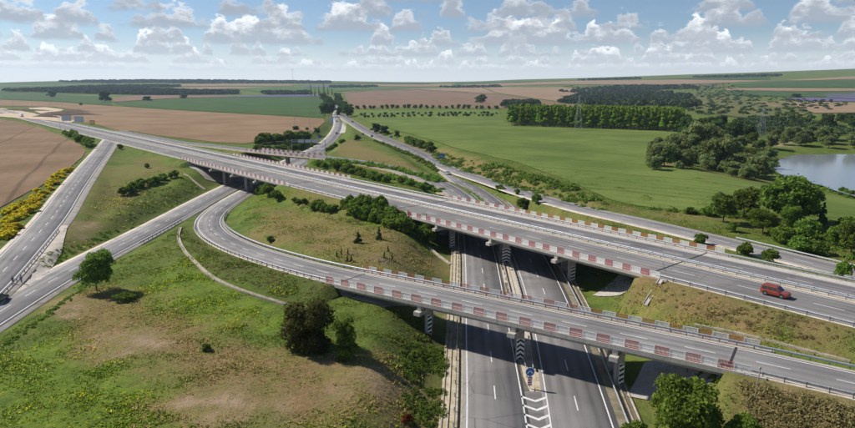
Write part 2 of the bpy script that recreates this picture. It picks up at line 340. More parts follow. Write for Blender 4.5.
ROADS = [  # path, half-width flat, spans left out (bridges), cut/fill slope
    (pathM, 15.0, [(ML0, ML1), (MR0, MR1)], 1.9), (pathR, 8.6, [], 2.6), (pathL, 8.0, [(S0, S1)], 2.2), (pathA, 5.8, [], 2.3), (pathB, 5.6, [(N0, N1)], 1.8), (pathC, 6.2, [], 2.3), (pathD, 5.4, [], 2.2)]
def grade(x, y):
    zb = base_z(x, y); shp = x.shape; x = x.ravel(); y = y.ravel(); zb = zb.ravel()
    ld = np.full(x.shape, 1e9); m = (x > 60) & (x < 700) & (y > 100) & (y < 700)
    if m.any(): ld[m] = poly_dist(np.stack([x[m], y[m]], 1), lake_w)
    lw = 1-sstep(-4, 60, ld); zb = zb*(1-lw)+(-1.3)*lw
    zb = np.where(ld < 0, np.minimum(zb, -.25), zb)
    num = zb.copy(); den = np.ones_like(zb); flat = np.zeros_like(zb)
    for path, hw, skip, sl in ROADS:
        q = path.p; gap = np.zeros(len(path.s))
        for a, b in skip: gap = np.maximum(gap, np.minimum(path.s-a, b-path.s))
        box = (x > q[:, 0].min()-60) & (x < q[:, 0].max()+60) & (y > q[:, 1].min()-60) & (y < q[:, 1].max()+60)
        idx = np.nonzero(box)[0]
        for c in range(0, len(idx), 20000):
            ii = idx[c:c+20000]; d2 = (x[ii, None]-q[None, :, 0])**2+(y[ii, None]-q[None, :, 1])**2
            k = d2.argmin(1); d = np.sqrt(d2[np.arange(len(ii)), k]); zr = q[k, 2]-.14
            gk = gap[k]; d = np.where(gk > 0, hw+np.maximum(0, d-hw)+gk*1.25, d); zr = np.where(gk > 0, zr-1.3*np.minimum(1, gk), zr)   # under a bridge the bank falls away
            reach = np.abs(zr-zb[ii])*sl+2.5
            w = 1-sstep(0, 1, (d-hw)/reach); Wt = w/(1.0002-w); num[ii] += Wt*zr; den[ii] += Wt; flat[ii] = np.maximum(flat[ii], w)
    z = num/den
    rough = (1-sstep(.9, 1, flat))*(ld > 2)
    D = np.hypot(x, y)
    z += rough*((vnoise(x, y, 9, 1)-.5)*.5+(vnoise(x, y, 3.1, 2)-.5)*.28)*(1-sstep(250, 500, D))
    return z.reshape(shp), flat.reshape(shp)
gx, gy = np.meshgrid(GX, GY); GZ, FLAT = grade(gx, gy)
def hz(x, y):
    x = np.asarray(x, float); y = np.asarray(y, float); i = np.clip(np.searchsorted(GX, x)-1, 0, len(GX)-2); j = np.clip(np.searchsorted(GY, y)-1, 0, len(GY)-2)
    fx = (x-GX[i])/(GX[i+1]-GX[i]); fy = (y-GY[j])/(GY[j+1]-GY[j])
    return (GZ[j, i]*(1-fx)+GZ[j, i+1]*fx)*(1-fy)+(GZ[j+1, i]*(1-fx)+GZ[j+1, i+1]*fx)*fy
TT = np.concatenate([np.arange(45, 500, .7), np.geomspace(500, 9000, 900)])
def G(x, y):
    """the point of the ground seen at a pixel of the photograph"""
    w = ray(x, y); w = w/np.hypot(w[0], w[1]); zz = CAM_H+w[2]*TT; g = hz(w[0]*TT, w[1]*TT); k = np.nonzero(zz < g)[0]
    t = TT[k[0]] if len(k) else TT[-1]
    if len(k) and k[0] > 0:
        a, b = TT[k[0]-1], TT[k[0]]
        for _ in range(12):
            m = (a+b)/2
            if CAM_H+w[2]*m < hz(w[0]*m, w[1]*m): b = m
            else: a = m
        t = (a+b)/2
    return np.array([w[0]*t, w[1]*t, float(hz(w[0]*t, w[1]*t))])
# ground sheet -------------------------------------------------------------
gv = np.stack([gx.ravel(), gy.ravel(), GZ.ravel()], 1); nx, ny = len(GX), len(GY)
ii = (np.arange(ny-1)[:, None]*nx+np.arange(nx-1)[None, :]).ravel(); gf = np.stack([ii, ii+1, ii+nx+1, ii+nx], 1)
def soft(polys, width, feather=.5):
    out = np.zeros(len(gv)); m = (np.hypot(gv[:, 0], gv[:, 1]) < 700) & (gv[:, 1] > 30)
    q = gv[m][:, :2]; r = np.zeros(len(q)); nz = (vnoise(q[:, 0], q[:, 1], 7, 11)-.5)*9+(vnoise(q[:, 0], q[:, 1], 2.5, 12)-.5)*5
    for poly, val in polys:
        w = np.array([G(*a)[:2] for a in poly]); r = np.maximum(r, val*(1-sstep(-width*feather, width, poly_dist(q, w)+nz*width/6)))
    out[m] = r; return out
dry = soft([([(50, 303), (108, 291), (180, 328), (250, 352), (330, 362), (425, 385), (432, 428), (200, 428), (182, 395), (120, 352), (70, 330)], 1.0),
            ([(648, 278), (700, 288), (855, 331), (855, 358), (800, 345), (700, 322), (640, 305)], 1.0), ([(740, 372), (855, 398), (855, 428), (760, 428), (735, 395)], .9),
            ([(300, 190), (440, 225), (440, 235), (350, 206), (300, 200)], .6), ([(262, 238), (300, 250), (340, 262), (420, 278), (450, 262), (400, 240), (320, 215), (270, 208)], .85), ([(100, 170), (150, 160), (180, 172), (150, 180), (100, 225), (80, 235)], .55), ([(150, 300), (190, 320), (260, 350), (230, 360), (170, 335)], .6),
            ([(350, 140), (420, 170), (380, 175), (335, 150)], .8), ([(520, 200), (600, 222), (640, 225), (580, 208)], .6), ([(650, 212), (740, 225), (855, 262), (855, 232), (740, 212)], .5), ([(400, 140), (470, 158), (600, 205), (620, 210), (560, 200), (430, 160)], .75),
            ([(60, 222), (105, 215), (110, 235), (70, 250)], .7), ([(640, 160), (700, 170), (760, 185), (750, 190), (690, 175)], .9), ([(660, 90), (720, 98), (740, 120), (690, 115)], .5)], 6)
bare = soft([([(100, 340), (132, 333), (166, 344), (150, 356), (118, 356)], .85), ([(200, 398), (240, 391), (272, 402), (270, 424), (225, 420), (205, 412)], .85), ([(55, 303), (75, 306), (70, 318), (52, 315)], .8), ([(330, 375), (385, 372), (420, 390), (380, 395), (330, 400)], .6),
             ([(765, 378), (855, 402), (855, 412), (790, 398)], .9), ([(420, 300), (448, 306), (440, 318), (425, 312)], 1.0), ([(77, 222), (95, 220), (98, 235), (80, 238)], .9), ([(700, 104), (716, 102), (712, 107), (694, 108)], 1.0), ([(770, 140), (800, 141), (795, 147), (765, 147)], .8)], 3)
lush = soft([([(0, 345), (60, 335), (120, 362), (185, 405), (200, 428), (0, 428)], 1.0), ([(130, 295), (190, 262), (270, 300), (290, 330), (220, 335), (160, 318)], 1.0), ([(42, 250), (95, 245), (100, 262), (60, 272), (42, 268)], .9), ([(110, 165), (180, 170), (205, 185), (150, 225), (110, 232), (90, 215)], .45),
             ([(250, 200), (330, 205), (420, 240), (300, 225), (250, 215)], .5), ([(640, 314), (700, 325), (855, 362), (855, 368), (640, 322)], .9), ([(280, 370), (420, 400), (380, 428), (300, 428)], .35), ([(420, 330), (445, 345), (440, 428), (400, 428)], .15)], 5)
dark_grass = soft([([(392, 318), (440, 335), (448, 345), (446, 428), (404, 428), (398, 370)], 1.0), ([(180, 225), (215, 250), (340, 290), (300, 310), (215, 272)], .7), ([(120, 195), (180, 190), (205, 188), (160, 215), (110, 238)], .8), ([(690, 300), (855, 345), (855, 352), (700, 315)], .3), ([(740, 390), (855, 410), (855, 428), (740, 428)], .8)], 5)  # dark green-brown grass growing on the banks and slopes
mg, T, b = pbsdf('meadow_ground', .95, .08); p = pos_of(T)
att = lambda n: T.new('ShaderNodeAttribute', attribute_name=n).outputs['Fac']
nA, nB, nC, nD = T.noise(p, .045, 4, .6), T.noise(p, .22, 5, .65), T.noise(p, 1.1, 5, .7), T.noise(p, .012, 3, .5)
c = T.mix(T.mapr(nB, .33, .68), (.066, .112, .018), (.128, .176, .030))
c = T.mix(T.mapr(nA, .44, .68, 0, .50), c, (.205, .178, .060))
c = T.mix(T.math('MULTIPLY', att('lush'), T.mapr(nB, .36, .60, .30, .95)), c, (.140, .210, .024))
c = T.mix(T.math('MULTIPLY', att('lush'), T.mapr(nC, .55, .72, 0, .6)), c, (.30, .29, .028))
c = T.mix(T.math('MULTIPLY', att('dark_grass'), T.mapr(nB, .35, .6, .5, .95)), c, (.072, .078, .024))
c = T.mix(T.math('MULTIPLY', att('dry'), T.mapr(nB, .30, .62, 1.0, .58)), c, (.262, .168, .085))
c = T.mix(T.math('MULTIPLY', att('bare'), T.mapr(T.math('ADD', T.math('MULTIPLY', nB, .6), T.math('MULTIPLY', nC, .4)), .40, .56, 1, .08)), c, (.42, .31, .215))
c = T.mix(T.mapr(nC, .30, .66, .42, 0), c, (.055, .065, .018))
c = T.mix(T.mapr(nC, .66, .80, 0, .45), c, (.30, .26, .13))
T.put(b.inputs['Base Color'], c)
hB = T.math('ADD', nC, T.math('MULTIPLY', T.noise(p, 4.5, 4, .7), .5))
T.put(b.inputs['Normal'], T.new('ShaderNodeBump', i_Strength=.9, i_Distance=.30, i_Height=hB).outputs[0])
M['ground'] = mg
me = np_mesh('ground', gv, gf, mg)
for nm, arr in (('dry', dry), ('bare', bare), ('lush', lush), ('dark_grass', dark_grass)):
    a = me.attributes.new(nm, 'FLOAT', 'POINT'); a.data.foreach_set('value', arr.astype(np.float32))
ground = tag(link('ground', me), 'rough meadow ground under the whole interchange', kind='structure')
def gattr(arr, x, y):
    A = arr.reshape(ny, nx); i = np.clip(np.searchsorted(GX, x)-1, 0, nx-2); j = np.clip(np.searchsorted(GY, y)-1, 0, ny-2); return A[j, i]

# fields -------------------------------------------------------------------
def field_mat(name, a, b_, row=None, rowdir=0.0, rowamt=.25, tram=None, patch=(.02, .5), bump=.2):
    m, T, b = pbsdf(name, .95, .08); p = pos_of(T); n1 = T.noise(p, patch[0], 5, .6); n2 = T.noise(p, .5, 4, .7)
    c = T.mix(T.mapr(n1, .32, .68), a, b_); c = T.mix(.35, c, T.comb(n2, n2, n2), 'OVERLAY')
    s = T.new('ShaderNodeSeparateXYZ', i_0=p).outputs; u = T.math('ADD', T.math('MULTIPLY', s[0], math.cos(rowdir)), T.math('MULTIPLY', s[1], math.sin(rowdir)))
    u = T.math('ADD', u, T.math('MULTIPLY', T.math('SUBTRACT', T.noise(p, .01, 2), .5), 9))
    if row:
        w = T.math('SINE', T.math('MULTIPLY', u, 2*math.pi/row)); c = T.mix(T.mapr(w, -1, 1, 0, rowamt), c, tuple(q*.62 for q in a))
    if tram:
        w = T.math('PINGPONG', u, tram/2); c = T.mix(T.mapr(w, .5, 1.1, .55, 0), c, tuple(q*.45 for q in a))
    T.put(b.inputs['Base Color'], c); T.put(b.inputs['Normal'], T.new('ShaderNodeBump', i_Strength=bump, i_Distance=.3, i_Height=n2).outputs[0]); return m
def in_poly(px, py, poly): return poly_dist(np.stack([px, py], 1), poly) < 0
def sheet(name, pts, mat, dz=.12, kind='structure', label=None, z=None, maxcells=1400, jag=0.0, world=False):
    w = np.array(pts, float)[:, :2] if world else np.array([G(*a)[:2] for a in pts])
    per = np.linalg.norm(np.roll(w, -1, 0)-w, axis=1).sum(); area = abs(np.dot(w[:, 0], np.roll(w[:, 1], -1))-np.dot(w[:, 1], np.roll(w[:, 0], -1)))/2
    st = max(1.2, math.sqrt(area/maxcells)); bd = []
    for a, b in zip(w, np.roll(w, -1, 0)):
        L = np.linalg.norm(b-a); n = max(1, int(L/st)); nn = np.array([-(b-a)[1], (b-a)[0]])/max(L, 1e-6)
        for k in range(n):
            o = (random.random()-.5)*2*jag if k else 0; bd.append(a+(b-a)*k/n+nn*o)
    bd = np.array(bd); X, Y = np.meshgrid(np.arange(w[:, 0].min(), w[:, 0].max(), st), np.arange(w[:, 1].min(), w[:, 1].max(), st)); q = np.stack([X.ravel(), Y.ravel()], 1)
    q = q[poly_dist(q, bd) < -st*.45]; allp = np.vstack([bd, q]); n = len(bd)
    vs, es, fs, *_ = delaunay_2d_cdt([Vector(a) for a in allp], [(i, (i+1) % n) for i in range(n)], [], 1, 1e-4)
    vs = np.array([(a.x, a.y) for a in vs]); zz = hz(vs[:, 0], vs[:, 1])+dz+np.hypot(vs[:, 0], vs[:, 1])*.00035 if z is None else np.full(len(vs), z)
    me = bpy.data.meshes.new(name); me.from_pydata([(a[0], a[1], float(k)) for a, k in zip(vs, zz)], [], [tuple(f) for f in fs]); me.materials.append(mat)
    uvl = me.uv_layers.new(name='uv')
    for l, vi in zip(uvl.data, [l.vertex_index for l in me.loops]): l.uv = (vs[vi][1], vs[vi][0])
    me.polygons.foreach_set('use_smooth', [True]*len(me.polygons)); me.update()
    return tag(link(name, me), label, kind=kind)
wheat = field_mat('ripe_wheat', (.170, .110, .063), (.232, .155, .094), row=6.5, rowdir=.45, rowamt=.10, tram=38)
wheat2 = field_mat('ripe_wheat_far', (.200, .130, .072), (.265, .180, .106), row=9, rowdir=1.75, rowamt=.12, tram=46)
plough = field_mat('ploughed_soil', (.165, .108, .070), (.225, .150, .098), row=11, rowdir=1.2, rowamt=.15)
plough2 = field_mat('pale_stubble', (.235, .160, .10), (.295, .205, .130), row=14, rowdir=.9, rowamt=.12)
beet = field_mat('dark_green_crop', (.042, .084, .022), (.064, .112, .031), row=7, rowdir=.12, rowamt=.30)
clover = field_mat('bright_green_crop', (.088, .132, .028), (.145, .190, .046), row=8, rowdir=.95, rowamt=.22, tram=44, patch=(.02, .5))
pasture = field_mat('mid_green_crop', (.055, .110, .024), (.090, .150, .036), row=12, rowdir=.3, rowamt=.2)
lav = field_mat('lavender', (.115, .095, .185), (.150, .120, .230), row=10, rowdir=.2, rowamt=.3)
olive = field_mat('scrub_grass', (.085, .100, .032), (.140, .140, .052), patch=(.012, .5), bump=.6)
# two near fields
sheet('wheat_field', [(-60, 112), (0, 119.5), (22, 122.5), (40, 127.5), (60, 135.5), (78, 143), (86, 151), (82, 158), (62, 174), (38, 188), (14, 200), (0, 208), (-60, 240)], wheat, label='ripe tan wheat field with curved tractor tracks at the left')
sheet('wheat_field', [(0, 100), (60, 102.5), (115, 106.5), (170, 110), (220, 113), (270, 115.6), (323, 119), (325, 122), (312, 134), (290, 138.5), (262, 141), (245, 144), (215, 142.5), (170, 137), (130, 131.3), (105, 127.2), (78, 121.5), (62, 118.8), (84, 111.5), (55, 107), (20, 106.5), (0, 106), (-80, 103), (-80, 97)], wheat2, label='broad tan wheat field behind the main road')
sheet('crop_field', [(113, 103.2), (140, 101.2), (170, 99.2), (220, 98), (270, 97.4), (323, 97), (325, 118), (300, 116.7), (260, 114.4), (220, 112.3), (170, 109.3), (125, 106.3)], beet, label='dark green crop field left of the far road')
sheet('crop_field', [(-80, 90), (0, 92.3), (50, 94), (100, 96.6), (112, 98.5), (111, 103), (113, 105.8), (60, 101.7), (0, 99.3), (-80, 96)], beet, label='dark green crop strip at the left horizon')
sheet('crop_field', [(352, 110.5), (400, 109.8), (498, 110.2), (505, 123.5), (600, 126.5), (679, 131), (676, 137), (648, 143), (646, 164), (693, 170), (757, 184), (795, 190), (830, 195.5), (855, 200), (900, 212), (900, 228), (855, 219.5), (800, 216), (712, 213.5), (676, 210), (640, 206.5), (612, 200.5), (580, 186), (560, 177.5), (523, 164.5), (487, 155.5), (451, 147), (415, 135.5), (380, 126), (358, 118)], clover, label='large bright green crop field right of the motorway')
sheet('ploughed_field', [(344, 93.5), (370, 91), (420, 90), (500, 94.8), (529, 98.3), (560, 102.8), (590, 107), (498, 108.6), (420, 107), (352, 108.8)], plough, label='brown ploughed field behind the orchard row')
sheet('ploughed_field', [(341, 92.6), (400, 88.3), (480, 87), (500, 94.2), (420, 89.4), (370, 90.5), (344, 93)], plough2, label='tan stubble field beyond the ploughed field')
sheet('ploughed_field', [(482, 87), (530, 87.5), (560, 87.2), (590, 89.8), (578, 94.5), (560, 96.5), (575, 101), (600, 106), (560, 101.6), (529, 97.5), (502, 93.8)], plough2, label='pinkish brown field at the right of the stubble field')
# far patches on the hills: (pixels, material, name)
for pts, mt_, nm, lb in [
    ([(113, 98), (140, 95.5), (200, 95.5), (245, 96.5), (220, 97.3), (170, 98.6), (140, 100.6), (114, 102.4)], plough, 'ploughed_field', 'dull brown strip behind the dark green field'),
    ([(200, 96.9), (262, 95.6), (318, 94.6), (320, 96.4), (262, 97), (215, 97.6)], lav, 'lavender_field', 'purple lavender strip left of the far road'),
    ([(0, 88.8), (45, 88.2), (100, 88.6), (160, 90.5), (200, 91), (200, 93.6), (120, 94.5), (60, 93.5), (0, 91.8)], pasture, 'crop_field', 'blue green far strip below the left wood'),
    ([(225, 88.3), (300, 87.5), (420, 87.6), (395, 89.8), (340, 91.2), (300, 93.2), (260, 92)], pasture, 'crop_field', 'pale green far strip above the lavender'),
    ([(85, 85.6), (150, 84.4), (220, 84.2), (300, 84.6), (290, 86), (200, 86.3), (130, 86.6)], plough2, 'stubble_field', 'thin tan strip on the left hill'),
    ([(165, 88.2), (215, 87), (270, 87.4), (240, 88.6), (200, 89.4)], plough2, 'stubble_field', 'small tan strip on the left hill slope'),
    ([(0, 85.8), (60, 84.6), (80, 85.8), (40, 87), (0, 87.4)], pasture, 'crop_field', 'small green strip on the far left hill'),
    ([(355, 84.3), (452, 84.0), (452, 85.9), (400, 86.6), (352, 86.4)], plough2, 'stubble_field', 'pale strip near the middle of the horizon'),
    ([(300, 82.9), (430, 83.2), (430, 83.9), (340, 84.0)], beet, 'crop_field', 'thin dark green strip under the middle horizon'),
    ([(455, 85.0), (520, 82.4), (600, 80.6), (700, 79.9), (775, 81), (700, 83.9), (640, 84.8), (560, 84.4), (500, 86)], plough2, 'stubble_field', 'long tan field below the right hill crest'),
    ([(560, 86.2), (640, 86), (720, 83.8), (730, 86.8), (690, 89), (600, 88.6)], olive, 'scrub_field', 'scrubby green slope on the right hill'),
    ([(725, 89), (760, 88.2), (800, 88.6), (855, 88.8), (930, 89), (930, 91), (800, 91.3), (725, 90.5)], plough2, 'stubble_field', 'thin tan strip across the right hill'),
    ([(730, 84.8), (780, 81.6), (855, 80.4), (930, 79.6), (930, 87.6), (855, 87.6), (790, 87.4), (740, 87.4)], beet, 'crop_field', 'dark green field high on the right hill'),
    ([(0, 82.9), (90, 82.2), (180, 81.6), (330, 82.2), (330, 82.9), (180, 82.6), (80, 83.6), (0, 84.4)], beet, 'crop_field', 'long dark strip under the left horizon'),
    ([(300, 86.3), (352, 85), (350, 86.6), (310, 87.2)], lav, 'lavender_field', 'tiny purple strip near the middle horizon'),
    ([(455, 82.9), (520, 81.6), (560, 80.8), (560, 81.8), (500, 84.2), (455, 84.6)], beet, 'crop_field', 'green strip right of the middle horizon'),
    ([(640, 79.4), (720, 77.6), (770, 77.0), (770, 79.6), (700, 79.6)], beet, 'crop_field', 'dark green strip along the right crest'),
    ([(780, 80.5), (855, 76.4), (930, 74), (930, 78.4), (855, 79.2), (800, 80.8)], plough2, 'stubble_field', 'tan field under the right crest'),
    ([(725, 91.2), (800, 92), (855, 91.8), (930, 92), (930, 96.5), (855, 97.4), (790, 97), (735, 96)], beet, 'crop_field', 'dark green field on the middle of the right hill'),
    ([(823, 94.6), (855, 92.8), (930, 92.6), (930, 99.4), (855, 99), (828, 97.8)], lav, 'lavender_field', 'purple lavender field on the right hill'),
    ([(785, 98.8), (812, 97.6), (855, 99.6), (930, 100), (930, 102), (855, 101.8), (800, 101)], lav, 'lavender_field', 'narrow purple lavender strip by the right stubble field'),
    ([(757, 101.5), (800, 102.2), (855, 103), (930, 103.5), (930, 118), (855, 113), (815, 113.5), (800, 109), (770, 106.5), (758, 104)], plough2, 'stubble_field', 'tan stubble field right of the scrub hill'),
    ([(665, 97), (700, 94), (740, 98), (790, 103), (812, 112), (790, 120), (740, 118), (700, 112), (680, 106)], olive, 'scrub_field', 'olive scrub knoll above the grove'),
]: sheet(nm, pts, mt_, dz=.5, label=lb, maxcells=700)
# earthworks beside the far main road
sheet('dirt_yard', [(-90, 104), (0, 108.5), (20, 111), (42, 115), (58, 116), (75, 121), (70, 123.4), (50, 121), (20, 118.5), (0, 117), (-90, 110)], M['dirt'], dz=.25, label='pale bare earth yard beside the far main road')
sheet('dirt_yard', [(28, 108.4), (45, 107.4), (64, 109.8), (56, 113.5), (40, 113.6)], M['dirt'], dz=.3, label='pale earth patch among dark soil heaps')
# lake
mw, T, b = pbsdf('lake_water', .12, .5); b.inputs['Base Color'].default_value = (.21, .235, .25, 1); b.inputs['IOR'].default_value = 1.33
T.put(b.inputs['Normal'], T.new('ShaderNodeBump', i_Strength=.10, i_Distance=.05, i_Height=T.noise(pos_of(T), 1.2, 3)).outputs[0])
sheet('lake', lake_w, mw, z=0.0, label='pale lake reflecting the sky at the right', world=True)
# ------------------------------------------------------------------ roads
def ribbon(name, path, a, b, o0, o1, dz, mat, parent=None, step=2.0, skirt=0.0):
    s = path.rng(a, b, step); o0 = np.broadcast_to(o0, s.shape); o1 = np.broadcast_to(o1, s.shape)
    p0 = path.at(s); n = np.stack([np.interp(s, path.s, path.n[:, k]) for k in range(2)], 1)
    rows = []; uvs = []
    def row(o, z): q = p0.copy(); q[:, :2] += n*o[:, None]; q[:, 2] += dz+z; rows.append(q); uvs.append(np.stack([s, o], 1))
    if skirt: row(o0-skirt*.6, -skirt)
    row(o0, 0); row(o0*.5+o1*.5, 0); row(o1, 0)
    if skirt: row(o1+skirt*.6, -skirt)
    V = np.vstack(rows); U = np.vstack(uvs); k = len(s); fs = []
    for r in range(len(rows)-1):
        i = np.arange(k-1); fs.append(np.stack([r*k+i, r*k+i+1, (r+1)*k+i+1, (r+1)*k+i], 1))
    return link(name, np_mesh(name, V, np.vstack(fs)[:, ::-1], mat, U), parent)
def dashes(name, path, a, b, off, dash, gap, w, dz, parent, s0=0.0):
    m = MB(); q = a+s0
    while q < b:
        e = min(q+dash, b); L = path.at(np.linspace(q, e, 3), off+w/2, dz); Rr = path.at(np.linspace(q, e, 3), off-w/2, dz)
        m.add(list(L)+list(Rr), [(3, 4, 1, 0), (4, 5, 2, 1)]); q += dash+gap
    return m.build(name, M['paint'], parent)
def line(name, path, a, b, off, w, dz, parent): return ribbon(name, path, a, b, off-w/2, off+w/2, dz, M['paint'], parent)
def road(name, label, path, lo, hi, sh_lo, sh_hi, mat='asphalt', a=None, b=None, lines=(), dash=None, dz=0.0, verge='gravel'):
    o = ribbon(name, path, a, b, lo, hi, dz, M[mat], skirt=.05); tag(o, label, kind='structure')
    ribbon('gravel_shoulder', path, a, b, lo-sh_lo, hi+sh_hi, dz-.035, M[verge], o, skirt=.16)
    aa = 0 if a is None else a; bb = path.len if b is None else b
    for off in lines: line('edge_line', path, aa, bb, off, .2, dz+.008, o)
    if dash:
        for d in dash: dashes('dashed_line', path, aa, bb, d[0], d[1], d[2], .17, dz+.008, o, d[3] if len(d) > 3 else 0)
    return o
E_ = pathM.len
roadM = road('main_road', 'wide grey main road with two carriageways crossing the whole view', pathM, -12.9, 10.9, .55, 1.2, lines=(-12.2, -1.9, 1.3, 8.5), dash=[(-6.6, 4.5, 8.0, 2.0), (5.0, 4.5, 8.0, 6.0)])
ribbon('median_strip', pathM, None, None, -1.45, .95, .03, M['median'], roadM)
ribbon('concrete_shoulder', pathM, None, None, 8.75, 10.95, .006, M['concrete_pale'], roadM)
roadR = road('motorway_carriageway', 'right carriageway of the lower motorway running to the horizon', pathR, -4.9, 4.4, 3.3, .8, lines=(-4.1, 3.8), dash=[(-.15, 4, 8, 1.0)], dz=.004, verge='verge')
roadL = road('motorway_carriageway', 'left carriageway of the lower motorway bending left behind the main road', pathL, -4.2, 4.6, .8, 3.0, lines=(-3.7, 4.0), dash=[(.05, 4, 8, 4.0)], dz=.012, verge='verge')
roadA = road('slip_road', 'slip road from under the main bridge down to the left edge', pathA, -4.3, 4.3, 1.2, 1.4, 'asphalt_old', lines=(-3.7, 3.7), dash=[(0, 4, 5, 1)], dz=.016)
roadB = road('loop_road', 'curving loop road that becomes the near overpass', pathB, -3.9, 3.6, .7, .8, 'asphalt_old', lines=(-3.4, 3.15), dash=[(-.1, 4, 5, 1)], dz=.028)
roadC = road('slip_road', 'straight slip road beside the yellow broom at the left', pathC, -4.1, 4.1, 1.1, 2.0, 'asphalt_old', lines=(-3.6, 3.6), dash=[(0, 3.5, 5, 1)], dz=.040)
roadD = road('slip_road', 'slip road along the edge of the bright green field', pathD, -3.8, 3.8, 1.0, 1.2, 'asphalt_old', lines=(-3.3, 3.3), dash=[(0, 4, 6, 1)], dz=.052)
# gores: concrete wedge between the two left roads, asphalt nose on the motorway, pale wedge at the far split
def flat_poly(name, pts, mat, label, dz=0.0):
    w = [tuple(q) for q in pts]; m = MB(); m.add([(x, y, z+dz) for x, y, z in w], [tuple(range(len(w)))]); return tag(m.build(name, mat), label, kind='structure')
wedge_s = np.linspace(pathC.near((-106, 168)), pathC.near((-86, 111)), 24)
wedge = [pathC.at(q, 4.1)[:2] for q in wedge_s]+[pathC.at(q, 4.1+np.interp(k/23, [0, .4, .8, 1], [1.6, 4.2, 4.6, 1.5]))[:2] for k, q in reversed(list(enumerate(wedge_s)))]
sheet('concrete_wedge', wedge, M['gravel'], dz=.10, label='pale gravel wedge between the two left slip roads', world=True, maxcells=900)
sR = np.linspace(pathR.near((17, 44)), pathR.near((21, 81.5)), 14); V = []
for s in sR:
    p = pathR.at(s, 4.2); q = pathL.at(pathL.near(p), -4.0); V += [p+[0, 0, .002], q+[0, 0, .002]]
nose = tag(link('motorway_nose', np_mesh('motorway_nose', V, [(2*i, 2*i+1, 2*i+3, 2*i+2) for i in range(13)], M['asphalt'], np.array(V)[:, :2])), 'asphalt nose with white chevrons between the carriageways', kind='structure')
sR = np.linspace(pathR.near((21, 81.5)), pathR.near((24.5, 225)), 60); V = []
for k, s in enumerate(sR):
    q0 = pathR.at(s, 4.9); q1 = pathL.at(pathL.near(q0), -4.5); c_ = (q0+q1)/2; f = min(1, (k+.3)/2.2)**.5
    for t in (-1, -.5, 0, .5, 1): V.append(c_+(q1-c_)*t*f+[0, 0, -.02+.10*(1-t*t)*math.sin(k*.9)*.4])
tag(link('motorway_median', np_mesh('motorway_median', V, [(5*i+j, 5*i+j+1, 5*i+j+6, 5*i+j+5) for i in range(59) for j in range(4)], M['median'], np.array(V)[:, :2])), 'sandy gravel strip between the motorway carriageways', kind='structure')
mk = MB()
for y in np.arange(48, 81.5, 2.45):
    sr = pathR.near((19, y)); a = pathR.at(sr, 3.7); sl_ = pathL.near(a); b = pathL.at(sl_, -3.6); c = (a+b)/2; w = .58
    for e in (a, b):
        mk.add([e+[0, .0, .02], e+[0, w, .02], c+[0, w-1.25, .02], c+[0, -1.25, .02]], [(0, 1, 2, 3)])
mk.build('chevron_marking', M['paint'], nose)
sA = np.linspace(pathR.near((-55, 560)), pathR.near((-118, 860)), 22); V = []
for s in sA:
    p = pathR.at(s, 3.6); q = pathA.at(pathA.near(p), 3.6); V += [p+[0, 0, .03], q+[0, 0, .03]]
tag(link('concrete_wedge', np_mesh('concrete_wedge', V, [(2*i, 2*i+1, 2*i+3, 2*i+2) for i in range(21)], M['concrete_pale'], np.array(V)[:, :2])), 'pale wedge where the far road splits', kind='structure')
# ------------------------------------------------------------------ guard rails
RAILP = [(-.03, .42), (.05, .47), (-.03, .55), (.05, .63), (-.03, .72)]
def guard_rail(label, path, a, b, off, side=1, dz=0.0, post=4.0, mat='steel', double=False, grp=None, h=1.0):
    s = path.rng(a, b, 2.5); root = thing('guard_rail', label, 'guard rail', tuple(path.at(a, off, dz)), 0, grp); base = np.array(root.location)
    V = []; k = len(s)
    prof = [(-.03, .40), (.06, .47), (-.02, .56), (.06, .65), (-.03, .74), (-.05, .74), (-.05, .40)]
    for o, z in prof: V.append(path.at(s, off+side*o, dz+z*h)-base)
    V = np.vstack(V); fs = []
    for r in range(len(prof)):
        r2 = (r+1) % len(prof); i = np.arange(k-1); fs.append(np.stack([r*k+i, r*k+i+1, r2*k+i+1, r2*k+i], 1))
    link('beam', np_mesh('beam', V, np.vstack(fs), M[mat], smooth=False), root)
    m = MB()
    for q in np.arange(a+.3, b, post):
        p = path.at(q, off-side*.11, dz)-base; m.box((p[0], p[1], p[2]+.2), (.12, .12, .98*h), path.ang(q))
    if m.v: tag(m.build('posts', M['steel_dark'], root), kind='stuff')
    return root
guard_rail('steel guard rail on the median of the main road, nearer side', pathM, mt(-620), mt(150), -.55, -1, .03, 2.6)
guard_rail('steel guard rail on the median of the main road, farther side', pathM, mt(-620), mt(150), .55, 1, .03, 2.6)
guard_rail('long steel guard rail along the far edge of the main road', pathM, mt(-620), mt(160), 11.25, -1, 0, 2.4)
guard_rail('guard rail on the near edge of main road, between the two bridges', pathM, ML1-2, MR0+2, -13.2, 1, -.05, 4)
guard_rail('guard rail on the near edge of main road by the red car', pathM, MR1+2, mt(170), -13.3, 1, -.05, 3.2)
guard_rail('guard rail inside the bend of the loop road', pathB, pathB.near((-73, 210)), pathB.near((88, 44)), 4.25, -1, .03, 2.2)
guard_rail('second rail line behind the inner loop road rail', pathB, pathB.near((-66, 190)), N0-1, 4.75, 1, -.1, 4)
guard_rail('guard rail on the outer side of the loop bend', pathB, pathB.near((-80, 235)), N0+1, -4.45, 1, -.02, 2.4)
guard_rail('guard rail on the near overpass road at the right edge', pathB, N1-1, pathB.near((88, 44)), -4.45, 1, -.02, 2.4)
guard_rail('guard rail on the median edge of the left motorway carriageway', pathL, pathL.near((9, 86.5)), pathL.near((13, 240)), -5.1, -1, -.04, 4)
guard_rail('guard rail on the outer edge of the left motorway carriageway', pathL, pathL.near((7, 60)), pathL.near((13, 240)), 5.6, -1, -.06, 4)
